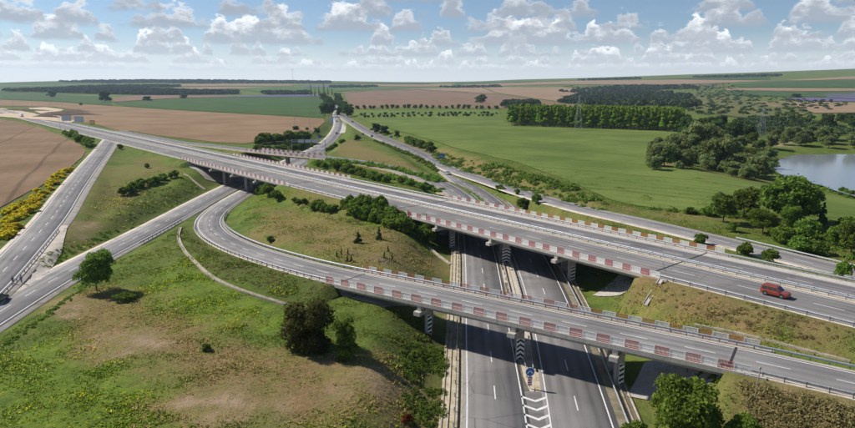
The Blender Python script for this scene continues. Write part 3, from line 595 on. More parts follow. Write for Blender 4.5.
guard_rail('guard rail on the median edge of the right motorway carriageway', pathR, pathR.near((21, 88)), pathR.near((24, 240)), 5.2, 1, -.04, 4)
guard_rail('guard rail on the outer edge of the right motorway carriageway', pathR, pathR.near((18, 56)), pathR.near((24, 225)), -6.0, 1, -.06, 4)
guard_rail('guard rail on the field side of the slip road by the trees', pathD, pathD.near((72, 146)), pathD.near((116, 69)), 4.7, -1, -.05, 3.2)
guard_rail('short guard rail on the lower edge of the left slip road', pathA, pathA.near((-84.5, 195)), pathA.near((-82, 160)), 5.2, -1, -.05, 3.2)
guard_rail('low guard rail between slip road and gravel wedge at left', pathC, pathC.near((-104, 162)), pathC.near((-84, 104)), 4.5, -1, -.02, 3.0, mat='steel', h=.8)
# ------------------------------------------------------------------ bridges
def panel_mesh(name, mat, L, H=1.08, bw=.036):
    m = MB(); t = .05
    for z in (.06, H): m.box((L/2, 0, z), (L-.04, t, .085))
    for x in (.05, L-.05): m.box((x, 0, H/2), (.08, t*1.05, H))
    n = 13
    for i in range(n):
        x = .12+(L-.24)*(i+.5)/n; m.add([(x-bw, 0, .1), (x+bw, 0, .1), (x+bw, 0, H-.04), (x-bw, 0, H-.04)], [(0, 1, 2, 3)])
    return m.mesh(name, mat)
PL = 2.0
pan = {'red': panel_mesh('red_panel', M['red'], PL), 'white': panel_mesh('white_panel', M['white'], PL, bw=.040), 'orange': panel_mesh('orange_panel', M['orange'], PL)}
def sweep(path, a, b, prof, base, step=3.0):
    s = path.rng(a, b, step); k = len(s); V = np.vstack([path.at(s, o, z)-base for o, z in prof]); fs = []; n = len(prof)
    for r in range(n):
        r2 = (r+1) % n; i = np.arange(k-1); fs.append(np.stack([r*k+i, r2*k+i, r2*k+i+1, r*k+i+1], 1))
    return V, np.vstack(fs), k
def sweep_mesh(name, path, a, b, prof, base, mat, step=3.0):
    V, fs, k = sweep(path, a, b, prof, base, step); n = len(prof)
    me = bpy.data.meshes.new(name); F = [tuple(int(q) for q in f) for f in fs]+[tuple(r*k for r in range(n)), tuple(r*k+k-1 for r in range(n))[::-1]]
    me.from_pydata([tuple(map(float, v)) for v in V], [], F); me.materials.append(mat); me.update(); return me
def plate(root, c, w, h, kind, yaw=0.0):
    """black and white hazard board on the camera-facing side of a pier"""
    o = MB().box((0, 0, h/2), (w, .05, h)).build('hazard_board', M['white'], root, loc=c, rot=(0, 0, yaw)); st = .78; sh = .42
    z = .12
    def clipq(x0, x1, za, zb):   # parallelogram piece, clipped to the board height
        return [(x0, -.032, max(0.02, min(h-.02, za))), (x1, -.032, max(.02, min(h-.02, zb))), (x1, -.032, max(.02, min(h-.02, zb+st/2))), (x0, -.032, max(.02, min(h-.02, za+st/2)))]
    z = -.4
    while z < h:
        m = MB(); e = w/2-.04
        if kind == 'chevron': m.add(clipq(-e, 0, z, z+sh), [(0, 1, 2, 3)]); m.add(clipq(0, e, z+sh, z), [(0, 1, 2, 3)])
        elif kind == 'right': m.add(clipq(-e, e, z, z+sh), [(0, 1, 2, 3)])
        else: m.add(clipq(-e, e, z+sh, z), [(0, 1, 2, 3)])
        if any(v[2] > .05 for v in m.v) and any(v[2] < h-.05 for v in m.v): m.build('stripe', M['black'], o)
        z += st
def bridge(name, label, path, a, b, lo, hi, bents, inset, ncol, colstep, skew=(0.02, 1.0), rails=(('red', 1), ('orange', 1)), col=(1.2, 1.0), boards=(), ra=None, rb=None, gnd=0.0):
    mid = (a+b)/2; base = path.at(mid, 0); base[2] = 0; root = thing(name, label, 'bridge', tuple(base))
    prof = [(lo, -.52), (lo, .15), (lo+.42, .15), (lo+.42, -.05), (hi-.42, -.05), (hi-.42, .15), (hi, .15), (hi, -.52), (hi-.85, -.60), (lo+.85, -.60)]
    link('deck', sweep_mesh('deck', path, a-2, b+2, prof, base, M['concrete_pale']), root)
    ng = max(2, int((hi-lo-2.4)/2.6))
    for i in range(ng):
        o = lo+1.5+(hi-lo-3.0)*i/(ng-1)
        link('girder', sweep_mesh('girder', path, a, b, [(o-.45, -.60), (o-.3, -1.35), (o+.3, -1.35), (o+.45, -.60)], base, M['concrete'], 6.0), root)
    zt = -1.37; sk = np.array(skew)/np.hypot(*skew); ang = math.atan2(sk[1], sk[0])
    for bi, s in enumerate(bents):
        c0 = path.at(s, lo+inset); cap = path.at(s, lo-.25); zd = c0[2]
        bent = MB(); e0 = c0[:2]-sk*.2; e1 = c0[:2]+sk*(colstep*(ncol-1)+1.6); mm = (e0+e1)/2; L = np.linalg.norm(e1-e0)
        bent.box((mm[0]-base[0], mm[1]-base[1], zd+zt-.42), (L, 1.15, .82), ang)
        m2 = (c0[:2]+cap[:2])/2; bent.box((m2[0]-base[0], m2[1]-base[1], zd+zt-.40), (np.linalg.norm(c0-cap)+.9, 1.25, .70), path.ang(s)+math.pi/2)
        co = bent.build('crossbeam', M['concrete_pale'], root)
        q = path.at(s, lo+.55)-base; MB().box((q[0], q[1], q[2]-.95), (.75, .9, .82), path.ang(s)).build('bearing_block', M['concrete_pale'], co)
        for k in range(ncol):
            p = c0[:2]+sk*(colstep*k); zg = float(hz(p[0], p[1]))-1.0; zc = zd+zt-.83
            cm = MB().box((0, 0, (zc-zg)/2), (col[0], col[1], zc-zg))
            co = cm.build('pier', M['concrete'], root, loc=(p[0]-base[0], p[1]-base[1], zg))
            if k == 0 and bi < len(boards) and boards[bi]:
                kind, w, h = boards[bi]; plate(co, (0 if kind == 'chevron' else (.22 if kind == 'right' else -.22), -col[1]/2-.04, 1.25), w, h, kind)
                if kind != 'chevron':
                    x_ = col[0]/2+.02 if kind == 'right' else -col[0]/2-.02
                    MB().box((x_, -.1, 1.25+h/2), (.04, .5, h)).build('red_edge_board', M['red'], co)
    for s, sg in ((a, -1), (b, 1)):
        p = path.at(s+sg*.6, (lo+hi)/2); zg = min(float(hz(*path.at(s, o)[:2])) for o in (lo, 0, hi))-1.2; top = p[2]-.62
        m = MB().box((p[0]-base[0], p[1]-base[1], (top+zg)/2), (1.3, hi-lo-.1, top-zg), path.ang(s)); m.build('abutment', M['concrete_pale'], root)
        for o in (lo+.22, hi-.22):
            q = path.at(s+sg*2.2, o); m = MB().box((q[0]-base[0], q[1]-base[1], q[2]-1.0), (4.6, .42, 2.2), path.ang(s)); m.build('wing_wall', M['concrete_pale'], root)
    for (colr, on), off in zip(rails, (lo+.2, hi-.2)):
        r0 = (a if ra is None else ra)-2; r1 = (b if rb is None else rb)+2
        rl = thing_part('railing', root); q = r0; i = 0; tb = MB()
        while q < r1:
            p = path.at(q, off, .15)-base; dz_ = path.at(min(q+PL, path.len), off)[2]-path.at(q, off)[2]
            link('railing_panel', pan[colr if i % 2 == 0 else 'white'], rl, tuple(p), (0, -math.asin(max(-.2, min(.2, dz_/PL))), path.ang(q+PL/2)))
            tb.box((p[0], p[1], p[2]+.52), (.10, .10, 1.16), path.ang(q)); q += PL; i += 1
        tag(tb.build('railing_posts', M['white'], rl), kind='stuff')
    return root
def thing_part(name, parent):
    o = bpy.data.objects.new(name, None); COL.objects.link(o); o.parent = parent; o.empty_display_size = .3; return o
capN = [pathB.near(P(425, 308, 5.5)), pathB.near(P(515, 331, 5.5)), pathB.near(P(614, 357, 5.5))]
bridge('overpass_bridge', 'near concrete overpass with red and white railing panels over the motorway', pathB, N0, N1, -5.1, 5.0, capN, 3.0, 2, 4.6, (.07, 1), boards=[('right', .75, 3.3), ('chevron', 1.25, 3.6), ('right', .75, 3.3)])
capMR = [mt(-10.8), mt(9.0), mt(28.8)]
bridge('overpass_bridge', 'wide main road bridge over the motorway in the middle', pathM, MR0, MR1, -14.0, 13.0, capMR, 6.0, 4, 8.0, (0.02, 1), boards=[('right', .9, 3.4), ('chevron', 2.0, 3.7), ('right', .95, 3.4)], col=(1.5, 1.0))
capML = [mt(-164.5), mt(-141.4), mt(-119.5)]
bridge('overpass_bridge', 'main road bridge over the slip roads at the left', pathM, ML0, ML1, -14.0, 13.0, capML, 6.0, 4, 8.0, (0.0, 1), rails=(('red', 1), ('red', 1)), ra=mt(-202))
bridge('overpass_bridge', 'small distant overpass with red and white rails behind the main road', pathL, S0, S1, -4.9, 5.2, [(S0+S1)/2], 2.5, 2, 5.0, (0, -1), rails=(('red', 1), ('red', 1)))
for pth, ss, lo_, hi_, ro in ((pathM, (ML0, ML1, MR0, MR1), -12.9, 10.9, roadM), (pathB, (N0, N1), -3.9, 3.6, roadB)):
    for s in ss: ribbon('expansion_joint', pth, s-.18, s+.18, lo_, hi_, .034 if pth is pathM else .040, M['trim_dark'], ro, step=.36)
# concrete slope paving under the bridge ends (draped on the ground)
def paving(label, path, s0, s1, o0, o1, dz=.10):
    q = [path.at(s0, o0)[:2], path.at(s1, o0)[:2], path.at(s1, o1)[:2], path.at(s0, o1)[:2]]
    return sheet('slope_paving', q, M['concrete'], dz=dz, label=label, world=True, maxcells=500)
paving('pale concrete slope under the near overpass, left end', pathB, N0+.5, N0+12.0, -4.6, 5)
paving('pale concrete slope under the near overpass, right end', pathB, N1-12.5, N1-.5, -5.0, 5.5)
paving('pale concrete slope under the middle bridge, left end', pathM, MR0+.5, MR0+12, -15, 14)
paving('pale concrete slope under the middle bridge, right end', pathM, MR1-12, MR1-.5, -13.0, 13)
paving('pale concrete slope under the left bridge', pathM, ML0+.5, ML0+22, -15.5, 13)
# drains --------------------------------------------------------------------
def channel(label, pts, w=.8, wall=.12, mat='concrete_dirty', dz=.30, step=2.0):
    pth = Path(pts, step, 1); s = pth.s; base = pth.p[0].copy(); n = len(s)
    zc = np.array([float(hz(x, y)) for x, y, _ in pth.p])
    for _ in range(6): zc[1:-1] = (zc[:-2]+2*zc[1:-1]+zc[2:])/4
    pth.p[:, 2] = zc+dz; base[2] = zc[0]
    prof = [(-w/2-wall, -.25), (-w/2-wall, .12), (-w/2, .12), (-w/3, -.08), (w/3, -.08), (w/2, .12), (w/2+wall, .12), (w/2+wall, -.25)]
    o = link('drain_channel', sweep_mesh('drain_channel', pth, 0, pth.len, prof, base, M[mat], step)); o.location = tuple(base)
    return tag(o, label, 'drain channel')
def gp(*pts): return [G(x, y) for x, y in pts]
channel('white concrete drain channel curving through the left meadow', gp((180.5, 228), (178.5, 238), (184, 251), (195, 263), (209, 276), (232, 288), (258, 297), (285, 305)), .5, mat='concrete_dirty', dz=.26)
channel('concrete drain chute on the bank beside the left bridge', gp((184, 174.5), (193, 181), (205, 190)), .8)
channel('concrete drain chute on the bank below the dense hedge', gp((428, 248), (440, 258), (450, 265)), .5)
channel('steep concrete chute on the bank under the main road', gp((661, 282), (654, 294), (645, 307)), .7, mat='concrete_pale', dz=.5)
channel('long pale drain channel at the foot of the main road bank', gp((694, 325), (730, 331), (770, 341), (815, 353), (850, 362)), .4, dz=.10)
channel('concrete drain channel left of the motorway', [tuple(q) for q in pathL.at(np.linspace(pathL.near((7, 58)), pathL.near((14, 215)), 24), 6.9)], .7, dz=.14)
channel('concrete drain channel right of the motorway', [tuple(q) for q in pathR.at(np.linspace(pathR.near((18, 58)), pathR.near((25, 215)), 24), -7.5)], .8, dz=.14)
channel('pale concrete gutter along the motorway median', [tuple((np.array(pathR.at(q, 6.6))+np.array(pathL.at(pathL.near(pathR.at(q, 6.6)), -6.2)))/2) for q in np.linspace(pathR.near((22, 112)), pathR.near((25, 200)), 16)], .6, dz=.10)
# ------------------------------------------------------------------ vegetation
def leaf_mesh(name, lobes, n, size, mat, seed, squash=1.0, droop=0.0):
    r = np.random.default_rng(seed); lob = np.array(lobes); w = lob[:, 3]**2; k = r.choice(len(lob), n, p=w/w.sum())
    d = r.normal(size=(n, 3)); d /= np.linalg.norm(d, axis=1)[:, None]; d[:, 2] = np.where(d[:, 2] < -.35, -d[:, 2]*.6, d[:, 2])
    clump = 1+.22*np.sin(d[:, 0]*7+k*1.3)*np.sin(d[:, 1]*6+k)*np.cos(d[:, 2]*6+2*k)
    rad = lob[k, 3]*clump*(.62+.42*r.random(n)**.6); c = lob[k, :3]+d*rad[:, None]*np.array([1, 1, squash])
    nn = d*.7+r.normal(size=(n, 3))*.55; nn /= np.linalg.norm(nn, axis=1)[:, None]
    u = np.cross(nn, r.normal(size=(n, 3))); u /= np.linalg.norm(u, axis=1)[:, None]; v = np.cross(nn, u); v[:, 2] -= droop
    s = size*(.6+.8*r.random(n))[:, None]; V = np.stack([c-u*s*.5-v*s*.1, c-v*s*.62, c+u*s*.5-v*s*.1, c+v*s*.75], 1).reshape(-1, 3)
    me = np_mesh(name, V, np.arange(4*n).reshape(n, 4), mat, smooth=False)
    a = me.attributes.new('leaf', 'FLOAT', 'POINT'); a.data.foreach_set('value', np.repeat(r.random(n), 4).astype(np.float32)); return me
def trunk_mesh(name, h, r0, tips, mat, seed):
    r = random.Random(seed); m = MB(); p = Vector((0, 0, -.4)); n = 5; lean = Vector((r.uniform(-.06, .06), r.uniform(-.06, .06), 0)); pts = [p.copy()]
    for i in range(n): p = p+Vector((0, 0, (h+.4)/n))+lean*h/n+Vector((r.uniform(-.05, .05), r.uniform(-.05, .05), 0))*r0*3; pts.append(p.copy())
    for i in range(n): m.bar(pts[i], pts[i+1], r0*(1-.75*i/n)*(1.25 if i == 0 else 1), 7, r0*(1-.75*(i+1)/n))
    for t in tips:
        a = pts[r.randint(2, n-1)]; t = Vector(t); mid = a.lerp(t, .5)+Vector((0, 0, .08*h)); m.bar(a, mid, r0*.36, 5, r0*.22); m.bar(mid, t, r0*.22, 4, r0*.07)
    return m.mesh(name, mat, smooth=True)
def make_kind(name, h, lobf, n, size, leafmat, barkmat, r0, th, nv=3, squash=1.0, droop=0.0, ntips=7):
    out = []
    for v in range(nv):
        r = random.Random(hash(name) % 1000+v*17) if False else random.Random(len(name)*31+v*17+n); lobes = lobf(r)
        tips = [l[:3] for l in r.sample(lobes, min(ntips, len(lobes)))]
        out.append((leaf_mesh('crown', lobes, n, size, M[leafmat], v*7+n % 97, squash, droop), trunk_mesh('trunk', th, r0, tips, M[barkmat], v+3)))
    return (h, out)
def lob_broad(h, rad, z0, nl, flat=.8):
    def f(r):
        L = [(0, 0, z0+(h-z0)*.5, rad*.55)]
        for i in range(nl):
            a = r.uniform(0, 6.283); q = rad*r.uniform(.35, .78); z = z0+(h-z0)*r.uniform(.12, .86); q *= math.sin(math.pi*min(.93, max(.12, .18+.72*(z-z0)/(h-z0))))**.6
            L.append((q*math.cos(a), q*math.sin(a), z, rad*r.uniform(.22, .42)))
        return L
    return f
def lob_cone(h, rad, z0, nl):
    def f(r):
        L = []
        for i in range(nl):
            t = i/(nl-1); a = r.uniform(0, 6.283); q = rad*(1-t)**.8*r.uniform(.25, .62); L.append((q*math.cos(a), q*math.sin(a), z0+(h-z0)*(.04+.90*t), max(.14*rad, rad*(1-.72*t)*r.uniform(.36, .52))))
        return L
    return f
def lob_shrub(h, rad, nl):
    def f(r):
        L = []
        for i in range(nl):
            a = r.uniform(0, 6.283); q = rad*r.uniform(.0, .75); rr = rad*r.uniform(.26, .44); L.append((q*math.cos(a), q*math.sin(a), rr*.6+(h-rr*1.5)*r.uniform(.05, 1)*(1-.35*q/rad), rr))
        return L
    return f
KIND = {
    'broad': make_kind('broad', 9, lob_broad(9, 3.9, 1.5, 34), 7500, .36, 'leaf', 'bark', .22, 5.2),
    'fresh': make_kind('fresh', 9, lob_broad(9, 4.2, 1.8, 42), 12500, .29, 'leaf_fresh', 'bark', .20, 5.0),
    'cone': make_kind('cone', 9, lob_broad(9, 4.1, -1.8, 54), 13000, .29, 'leaf_olive', 'bark', .2, 5.0),
    'conegreen': make_kind('conegreen', 9, lob_broad(9, 3.2, -1.8, 40), 9500, .29, 'leaf', 'bark', .2, 5.0),
    'dark': make_kind('dark', 14, lob_broad(14, 6.2, .2, 26), 4200, .75, 'leaf_dark', 'bark', .35, 7.5),
    'willow': make_kind('willow', 14, lob_broad(14, 7.0, 1.2, 26), 4600, .72, 'leaf_willow', 'bark', .4, 7.5, droop=.5),
    'poplar': make_kind('poplar', 19, lob_cone(19, 3.1, 3.4, 15), 1300, .95, 'leaf_poplar', 'bark_pale', .2, 15, ntips=4),
    'shrub': make_kind('shrub', 3.6, lob_shrub(3.6, 2.3, 17), 3000, .28, 'leaf_fresh', 'bark', .08, 1.6, nv=4, ntips=6),
    'shrubdark': make_kind('shrubdark', 3.6, lob_shrub(3.6, 2.4, 13), 1700, .38, 'leaf', 'bark', .08, 1.6, nv=3, ntips=5),
    'broom': make_kind('broom', 1.8, lob_shrub(1.8, 1.35, 11), 900, .26, 'broom', 'bark', .05, .8, nv=3, ntips=5),
    'thuja': make_kind('thuja', 2.2, lob_cone(2.2, .55, .05, 12), 600, .17, 'leaf_dark', 'bark', .05, 1.0, nv=2, ntips=2),
    'redshrub': make_kind('redshrub', 1.6, lob_shrub(1.6, 1.1, 9), 700, .2, 'leaf_red', 'bark', .04, .7, nv=1, ntips=3),
    'upright': make_kind('upright', 9, lob_cone(9, 2.9, .2, 18), 4200, .36, 'leaf_dark', 'bark', .2, 5.0),
    'scrubdry': make_kind('scrubdry', 1.6, lob_shrub(1.6, 1.2, 10), 800, .22, 'leaf_scrub', 'bark', .04, .7, nv=3, ntips=4),
    'orchard': make_kind('orchard', 6, lob_broad(6, 3.2, .8, 12), 500, .9, 'leaf_dark', 'bark', .15, 3.2, nv=2, ntips=3),
}
PLANTNAME = {'shrub': 'shrub', 'shrubdark': 'shrub', 'broom': 'broom_bush', 'redshrub': 'shrub', 'scrubdry': 'shrub', 'thuja': 'thuja_shrub', 'poplar': 'poplar_tree', 'willow': 'willow_tree', 'orchard': 'orchard_tree'}
def plant(kind, pos, h, label, group=None, wide=1.0, cat=None):
    H0, var = KIND[kind]; c, t = random.choice(var); name = PLANTNAME.get(kind, 'tree'); sc = h/H0
    root = thing(name, label, cat or ('shrub' if name in ('shrub', 'broom_bush', 'thuja_shrub') else 'tree'), (pos[0], pos[1], float(hz(pos[0], pos[1]))-.05), random.uniform(0, 6.283), group)
    root.scale = (sc*wide*random.uniform(.94, 1.06), sc*wide*random.uniform(.94, 1.06), sc)
    link('crown', c, root); link('stem' if name in ('shrub', 'broom_bush', 'thuja_shrub') else 'trunk', t, root); return root
def along(pts, n, jit=.6):
    w = np.array([G(*a)[:2] for a in pts]); d = np.r_[0, np.cumsum(np.linalg.norm(np.diff(w, axis=0), axis=1))]; s = (np.arange(n)+.5)/n*d[-1]
    return [(np.interp(q, d, w[:, 0])+random.uniform(-jit, jit), np.interp(q, d, w[:, 1])+random.uniform(-jit, jit)) for q in s]
def in_px_poly(pts, n, seed=0):
    w = np.array([G(*a)[:2] for a in pts]); r = np.random.default_rng(seed); out = []
    while len(out) < n:
        q = r.uniform(w.min(0), w.max(0), (400, 2)); out += list(q[poly_dist(q, w) < 0])
    return out[:n]
# single trees
plant('fresh', G(97, 291), 7.7, 'lone round green tree beside the left slip road', wide=1.0)
plant('cone', G(310, 347), 8.0, 'large dark olive bushy tree in the middle of the near meadow', wide=1.05)
plant('conegreen', G(345.5, 358), 6.6, 'smaller green conical tree right of the dark olive one', wide=.82)
plant('fresh', (30.5, 66.5), 8.6, 'bright green tree cut by the bottom edge at the right', wide=1.06)
plant('shrub', (36.5, 64.5), 3.2, 'bright green shrub right of the bottom edge tree', wide=1.3)
plant('shrub', (25.8, 69.0), 3.0, 'small bright shrub left of the bottom edge tree')
for (x, y), kd, h, wd, lb in [((786, 226), 'broad', 13.5, 1.25, 'tallest dark green tree in the roadside grove at the right'), ((803, 222), 'broad', 10, 1.1, 'dark tree right of the tallest grove tree'), ((723, 222), 'broad', 8, 1.15, 'rounded tree at the left end of the roadside grove'), ((744, 219), 'broad', 9, 1.1, 'broad tree between left end and tallest grove tree'),
    ((762, 234), 'fresh', 6.5, 1.25, 'lighter green low tree in front of the tallest grove tree'), ((790, 232), 'fresh', 7.0, .9, 'lighter green tree under the tallest grove tree'), ((806, 240), 'shrub', 5.6, 1.0, 'dense shrub below the right side of the grove'), ((822, 225), 'upright', 6.5, .8, 'narrow dark tree right of the grove'),
    ((781, 243), 'shrub', 4.8, 1.0, 'shrub on the verge below the grove'), ((798, 252), 'shrub', 4.2, 1.2, 'low wide shrub near the slip road verge'), ((733, 232), 'shrub', 3.0, .9, 'small shrub left on the verge of the grove'), ((836, 246), 'shrub', 5.2, 1.0, 'pale shrub near the right frame edge'), ((851, 254), 'broad', 7.5, 1.0, 'tree at the right frame edge above the slip road'), ((848, 235), 'shrub', 5, 1.1, 'far shrub at the right frame edge'),
    ((816, 254), 'shrub', 3.6, 1.1, 'low shrub between slip road and right edge tree'), ((707, 216), 'shrub', 3.2, 1.2, 'low bush at the field edge left of the grove'), ((690, 214), 'shrubdark', 2.4, 1.2, 'very low bush on the field edge'),
    ((701, 245), 'shrub', 3.0, .9, 'leftmost young shrub between main road and slip road'), ((745, 256), 'shrub', 3.3, .9, 'second young shrub between main road and slip road'), ((769, 261), 'shrub', 2.8, 1.0, 'third young shrub between main road and slip road'), ((843, 277), 'shrub', 3.4, .9, 'young shrub at the right beside the main road guard rail'),
    ((500, 192), 'shrub', 3.4, 1.0, 'shrub beside the junction of slip road and motorway'), ((517, 195), 'shrub', 2.6, .9, 'small shrub right of the junction shrub'), ((524, 208), 'shrubdark', 3.8, 1.2, 'dark shrub behind the middle of the main bridge'), ((536, 203), 'shrub', 3.6, .8, 'upright shrub right of the dark shrub behind the bridge'),
    ((348, 117), 'dark', 17, 1.2, 'round dark tree beside the far road split'), ((376, 133), 'dark', 8.5, 1.3, 'left of two round dark shrubs on the motorway bank'), ((384, 135), 'dark', 8, 1.3, 'right of two round dark shrubs on the motorway bank'), ((397, 137), 'dark', 5, 1.2, 'small dark bush right of the two round shrubs'), ((357, 140.5), 'shrubdark', 4.6, 1.0, 'small bush in the wedge between the far roads'),
    ((481, 103.5), 'dark', 20, 1.6, 'lone dark tree on the ploughed field'), ((52, 97.5), 'dark', 22, 1.5, 'lone dark block of a tree on the left green strip'), ((105, 102), 'dark', 26, 1.3, 'lone tree on the left edge of the dark green field'), ((147, 101), 'dark', 12, 2.2, 'small far bush on the brown strip'), ((184, 98.8), 'dark', 14, 2.0, 'far bush beyond the dark green field'), ((81, 105.3), 'dark', 5, 1.6, 'tiny dark bush at the field edge on the left'),
    ((317, 133.5), 'dark', 5, 1.6, 'bush in the tan field by the thin mast'), ((296, 130), 'dark', 3.6, 2.0, 'low bush under the thin mast in the tan field'), ((307, 130.2), 'dark', 2.6, 1.6, 'tiny bush right of the thin mast'),
    ((822, 103.6), 'dark', 10, 1.5, 'left of two dark trees on the right stubble field'), ((830.5, 102), 'dark', 7, 1.4, 'right of two dark trees on the right stubble field'), ((796, 98), 'dark', 12, 2.8, 'dark tree clump by the purple field'),
    ((358, 243), 'upright', 2.9, 1.3, 'dark bushy shrub left in the loop meadow'), ((379, 240), 'upright', 3.4, .9, 'narrow dark shrub near the hedge in the loop meadow'), ((270, 242), 'shrubdark', 1.8, 1.0, 'small bush beside the inner loop rail'), ((120, 149), 'shrubdark', 3.2, 1.0, 'small bush at the main road junction on the left'), ((147, 168), 'shrub', 2.6, .9, 'small bush on the triangular meadow'),
    ((207, 351), 'shrubdark', 1.3, .9, 'low dark weed in the near meadow left of the trees'), ((124, 300), 'shrub', 1.5, 2.2, 'low wide weed patch under the lone tree')]:
    plant(kd, G(x, y), h, lb, wide=wd)
plant('redshrub', G(407, 424), 1.6, 'small reddish shrub at the bottom edge of the motorway bank')
for x, y in [(341.5, 254.5), (348, 254.5), (347.5, 261.5), (351.5, 261.5), (384.5, 258), (388, 252), (392, 260), (337, 257)]:
    plant('thuja', G(x, y), 1.6, 'slim dark young thuja in the loop meadow', 'young thujas in the loop meadow')
# hedges and shrub rows
def hedge(pts, n, kind, h, label, group, jit=1.0, wide=1.0):
    for x, y in along(pts, n, jit): plant(kind, (x, y), h*random.uniform(.75, 1.2), label, group, wide*random.uniform(.9, 1.15))
hedge([(347, 212), (372, 220), (400, 231), (436, 246)], 13, 'shrub', 4.6, 'leafy green shrub in the dense hedge below the main road', 'dense hedge below the main road')
hedge([(352, 209), (385, 218), (415, 229), (440, 238)], 10, 'shrub', 4.3, 'leafy green shrub in the dense hedge below the main road', 'dense hedge below the main road')
hedge([(258, 192), (270, 196), (284, 200)], 7, 'shrub', 3.9, 'green shrub at the right end of the left bridge', 'shrubs at the left bridge')
hedge([(312, 208), (322, 212), (330, 214)], 5, 'shrub', 3.2, 'green shrub in the small clump between bridge and dense hedge', 'small shrub clump on the main road bank')
hedge([(290, 200), (340, 211)], 7, 'shrubdark', 1.8, 'low green bush on the bank of the main road', 'low bank bushes')
hedge([(122, 197), (140, 188), (160, 181), (178, 176.5)], 12, 'shrub', 3.3, 'green shrub in the row on the left bridge bank', 'shrub row on the left bridge bank')
hedge([(64, 134.5), (74, 138), (84, 144), (91, 149.5)], 12, 'shrub', 5.2, 'bright shrub in the hedge between wheat field and main road', 'hedge between wheat and main road', 1.5, 1.1)
hedge([(256, 145), (275, 142.5), (292, 140.5), (305, 138.5)], 14, 'shrubdark', 6.5, 'dark shrub in the row before the tan field', 'dark shrub row before the tan field', 2, 1.2)
hedge([(252, 152), (300, 148), (318, 146)], 9, 'shrubdark', 4.0, 'dark shrub in the row before the tan field', 'dark shrub row before the tan field', 2, 1.2)
hedge([(318, 166), (350, 173), (390, 183), (430, 193)], 16, 'shrub', 3.8, 'green shrub behind the far rail of main road', 'shrubs behind the main road', 2.0, 1.15)
hedge([(327, 152), (337, 146), (347, 141)], 8, 'shrub', 3.4, 'shrub on the verge of the far slip road', 'verge shrubs by the far slip road', 1.5)
hedge([(406, 142), (415, 145.5), (425, 149), (433, 153)], 9, 'shrubdark', 5.4, 'dark shrub on the motorway bank before the green field', 'dark bank shrubs before the green field', 1.5, 1.1)
for x, y in in_px_poly([(0, 214), (20, 206), (42, 190), (60, 174), (73, 168), (80, 165), (72, 180), (48, 206), (24, 230), (0, 252)], 230, 3):
    if np.hypot(*(pathC.at(pathC.near((x, y)))[:2]-np.array([x, y]))) < 6.6: continue
    plant('broom', (x, y), random.uniform(1.2, 2.2), 'yellow flowering broom bush between wheat field and slip road', 'yellow broom bushes', random.uniform(.9, 1.3))
def bush_mass(label, pts, mat, leaf=.24, k=110, seed=0, flat=1.0):
    """rough low scrub that nobody could count: one object"""
    r = np.random.default_rng(seed); pts = np.array(pts); N = len(pts); d = r.normal(size=(N, k, 3)); d /= np.linalg.norm(d, axis=2)[..., None]; d[..., 2] = np.abs(d[..., 2])
    h = pts[:, 2]; wob = 1+.35*np.sin(d[..., 0]*5+pts[:, :1])*np.cos(d[..., 1]*4+pts[:, 1:2]); rad = (.45+.6*r.random((N, k))**.7)*wob
    c = np.stack([pts[:, 0], pts[:, 1], hz(pts[:, 0], pts[:, 1])+.02], 1)[:, None, :]+d*rad[..., None]*np.stack([h*1.15*flat, h*1.15*flat, h*.85], 1)[:, None, :]
    nn = d*.6+r.normal(size=d.shape)*.5+np.array([0, 0, .35]); nn /= np.linalg.norm(nn, axis=2)[..., None]; u = np.cross(nn, r.normal(size=d.shape)); u /= np.linalg.norm(u, axis=2)[..., None]; v = np.cross(nn, u)
    s_ = (leaf*(.55+.45*np.minimum(h, 2)))[:, None, None]*(.6+.8*r.random((N, k, 1))); V = np.stack([c-u*s_*.5, c-v*s_*.6, c+u*s_*.5, c+v*s_*.7], 2).reshape(-1, 3)
    me = np_mesh('scrub', V, np.arange(len(V)).reshape(-1, 4), M[mat], smooth=False); a = me.attributes.new('leaf', 'FLOAT', 'POINT'); a.data.foreach_set('value', np.repeat(r.random(len(V)//4), 4).astype(np.float32))
    return tag(link('roadside_scrub', me), label, 'scrub', kind='stuff')
def area_pts(poly, n, h0, h1, seed):
    q = np.array(in_px_poly(poly, n, seed)); r = np.random.default_rng(seed); cl = vnoise(q[:, 0], q[:, 1], 5, seed); ok = r.random(n) < np.clip(cl*1.9-.35, .08, 1); q = q[ok]; return np.column_stack([q, h0+(h1-h0)*r.random(len(q))**1.6*np.clip(.5+cl[ok], .5, 1.4)])
def row_pts(pts, n, h0, h1, jit): return [(x, y, random.uniform(h0, h1)) for x, y in along(pts, n, jit)]
bush_mass('green scrub on the bank left of the motorway', area_pts([(400, 345), (432, 346), (446, 358), (446, 428), (408, 428), (400, 375)], 210, .25, .95, 61), 'leaf', .22, 90, 1)
bush_mass('dry and green scrub on the bottom right bank', area_pts([(742, 382), (855, 408), (855, 440), (750, 440)], 240, .2, .65, 62), 'leaf_scrub', .22, 60, 2, 1.5)
bush_mass('dry brown scrub on the bank below the main road', area_pts([(655, 283), (760, 306), (855, 333), (855, 352), (760, 332), (660, 308)], 260, .14, .40, 63), 'leaf_scrub', .2, 40, 3, 1.7)
bush_mass('rough scrub on the outer bank of the loop road', area_pts([(188, 230), (215, 252), (335, 290), (300, 304), (215, 276), (186, 250)], 260, .14, .45, 64), 'leaf_scrub', .2, 45, 4, 1.6)
bush_mass('low growth on the slope below the left shrub row', area_pts([(125, 195), (190, 184), (205, 190), (160, 215), (110, 240)], 150, .2, .7, 65), 'leaf', .24, 60, 5)
bush_mass('rough weeds at the upper side of the loop meadow', area_pts([(290, 203), (340, 213), (440, 250), (420, 257), (340, 226)], 150, .2, .7, 66), 'leaf_scrub', .22, 60, 6)
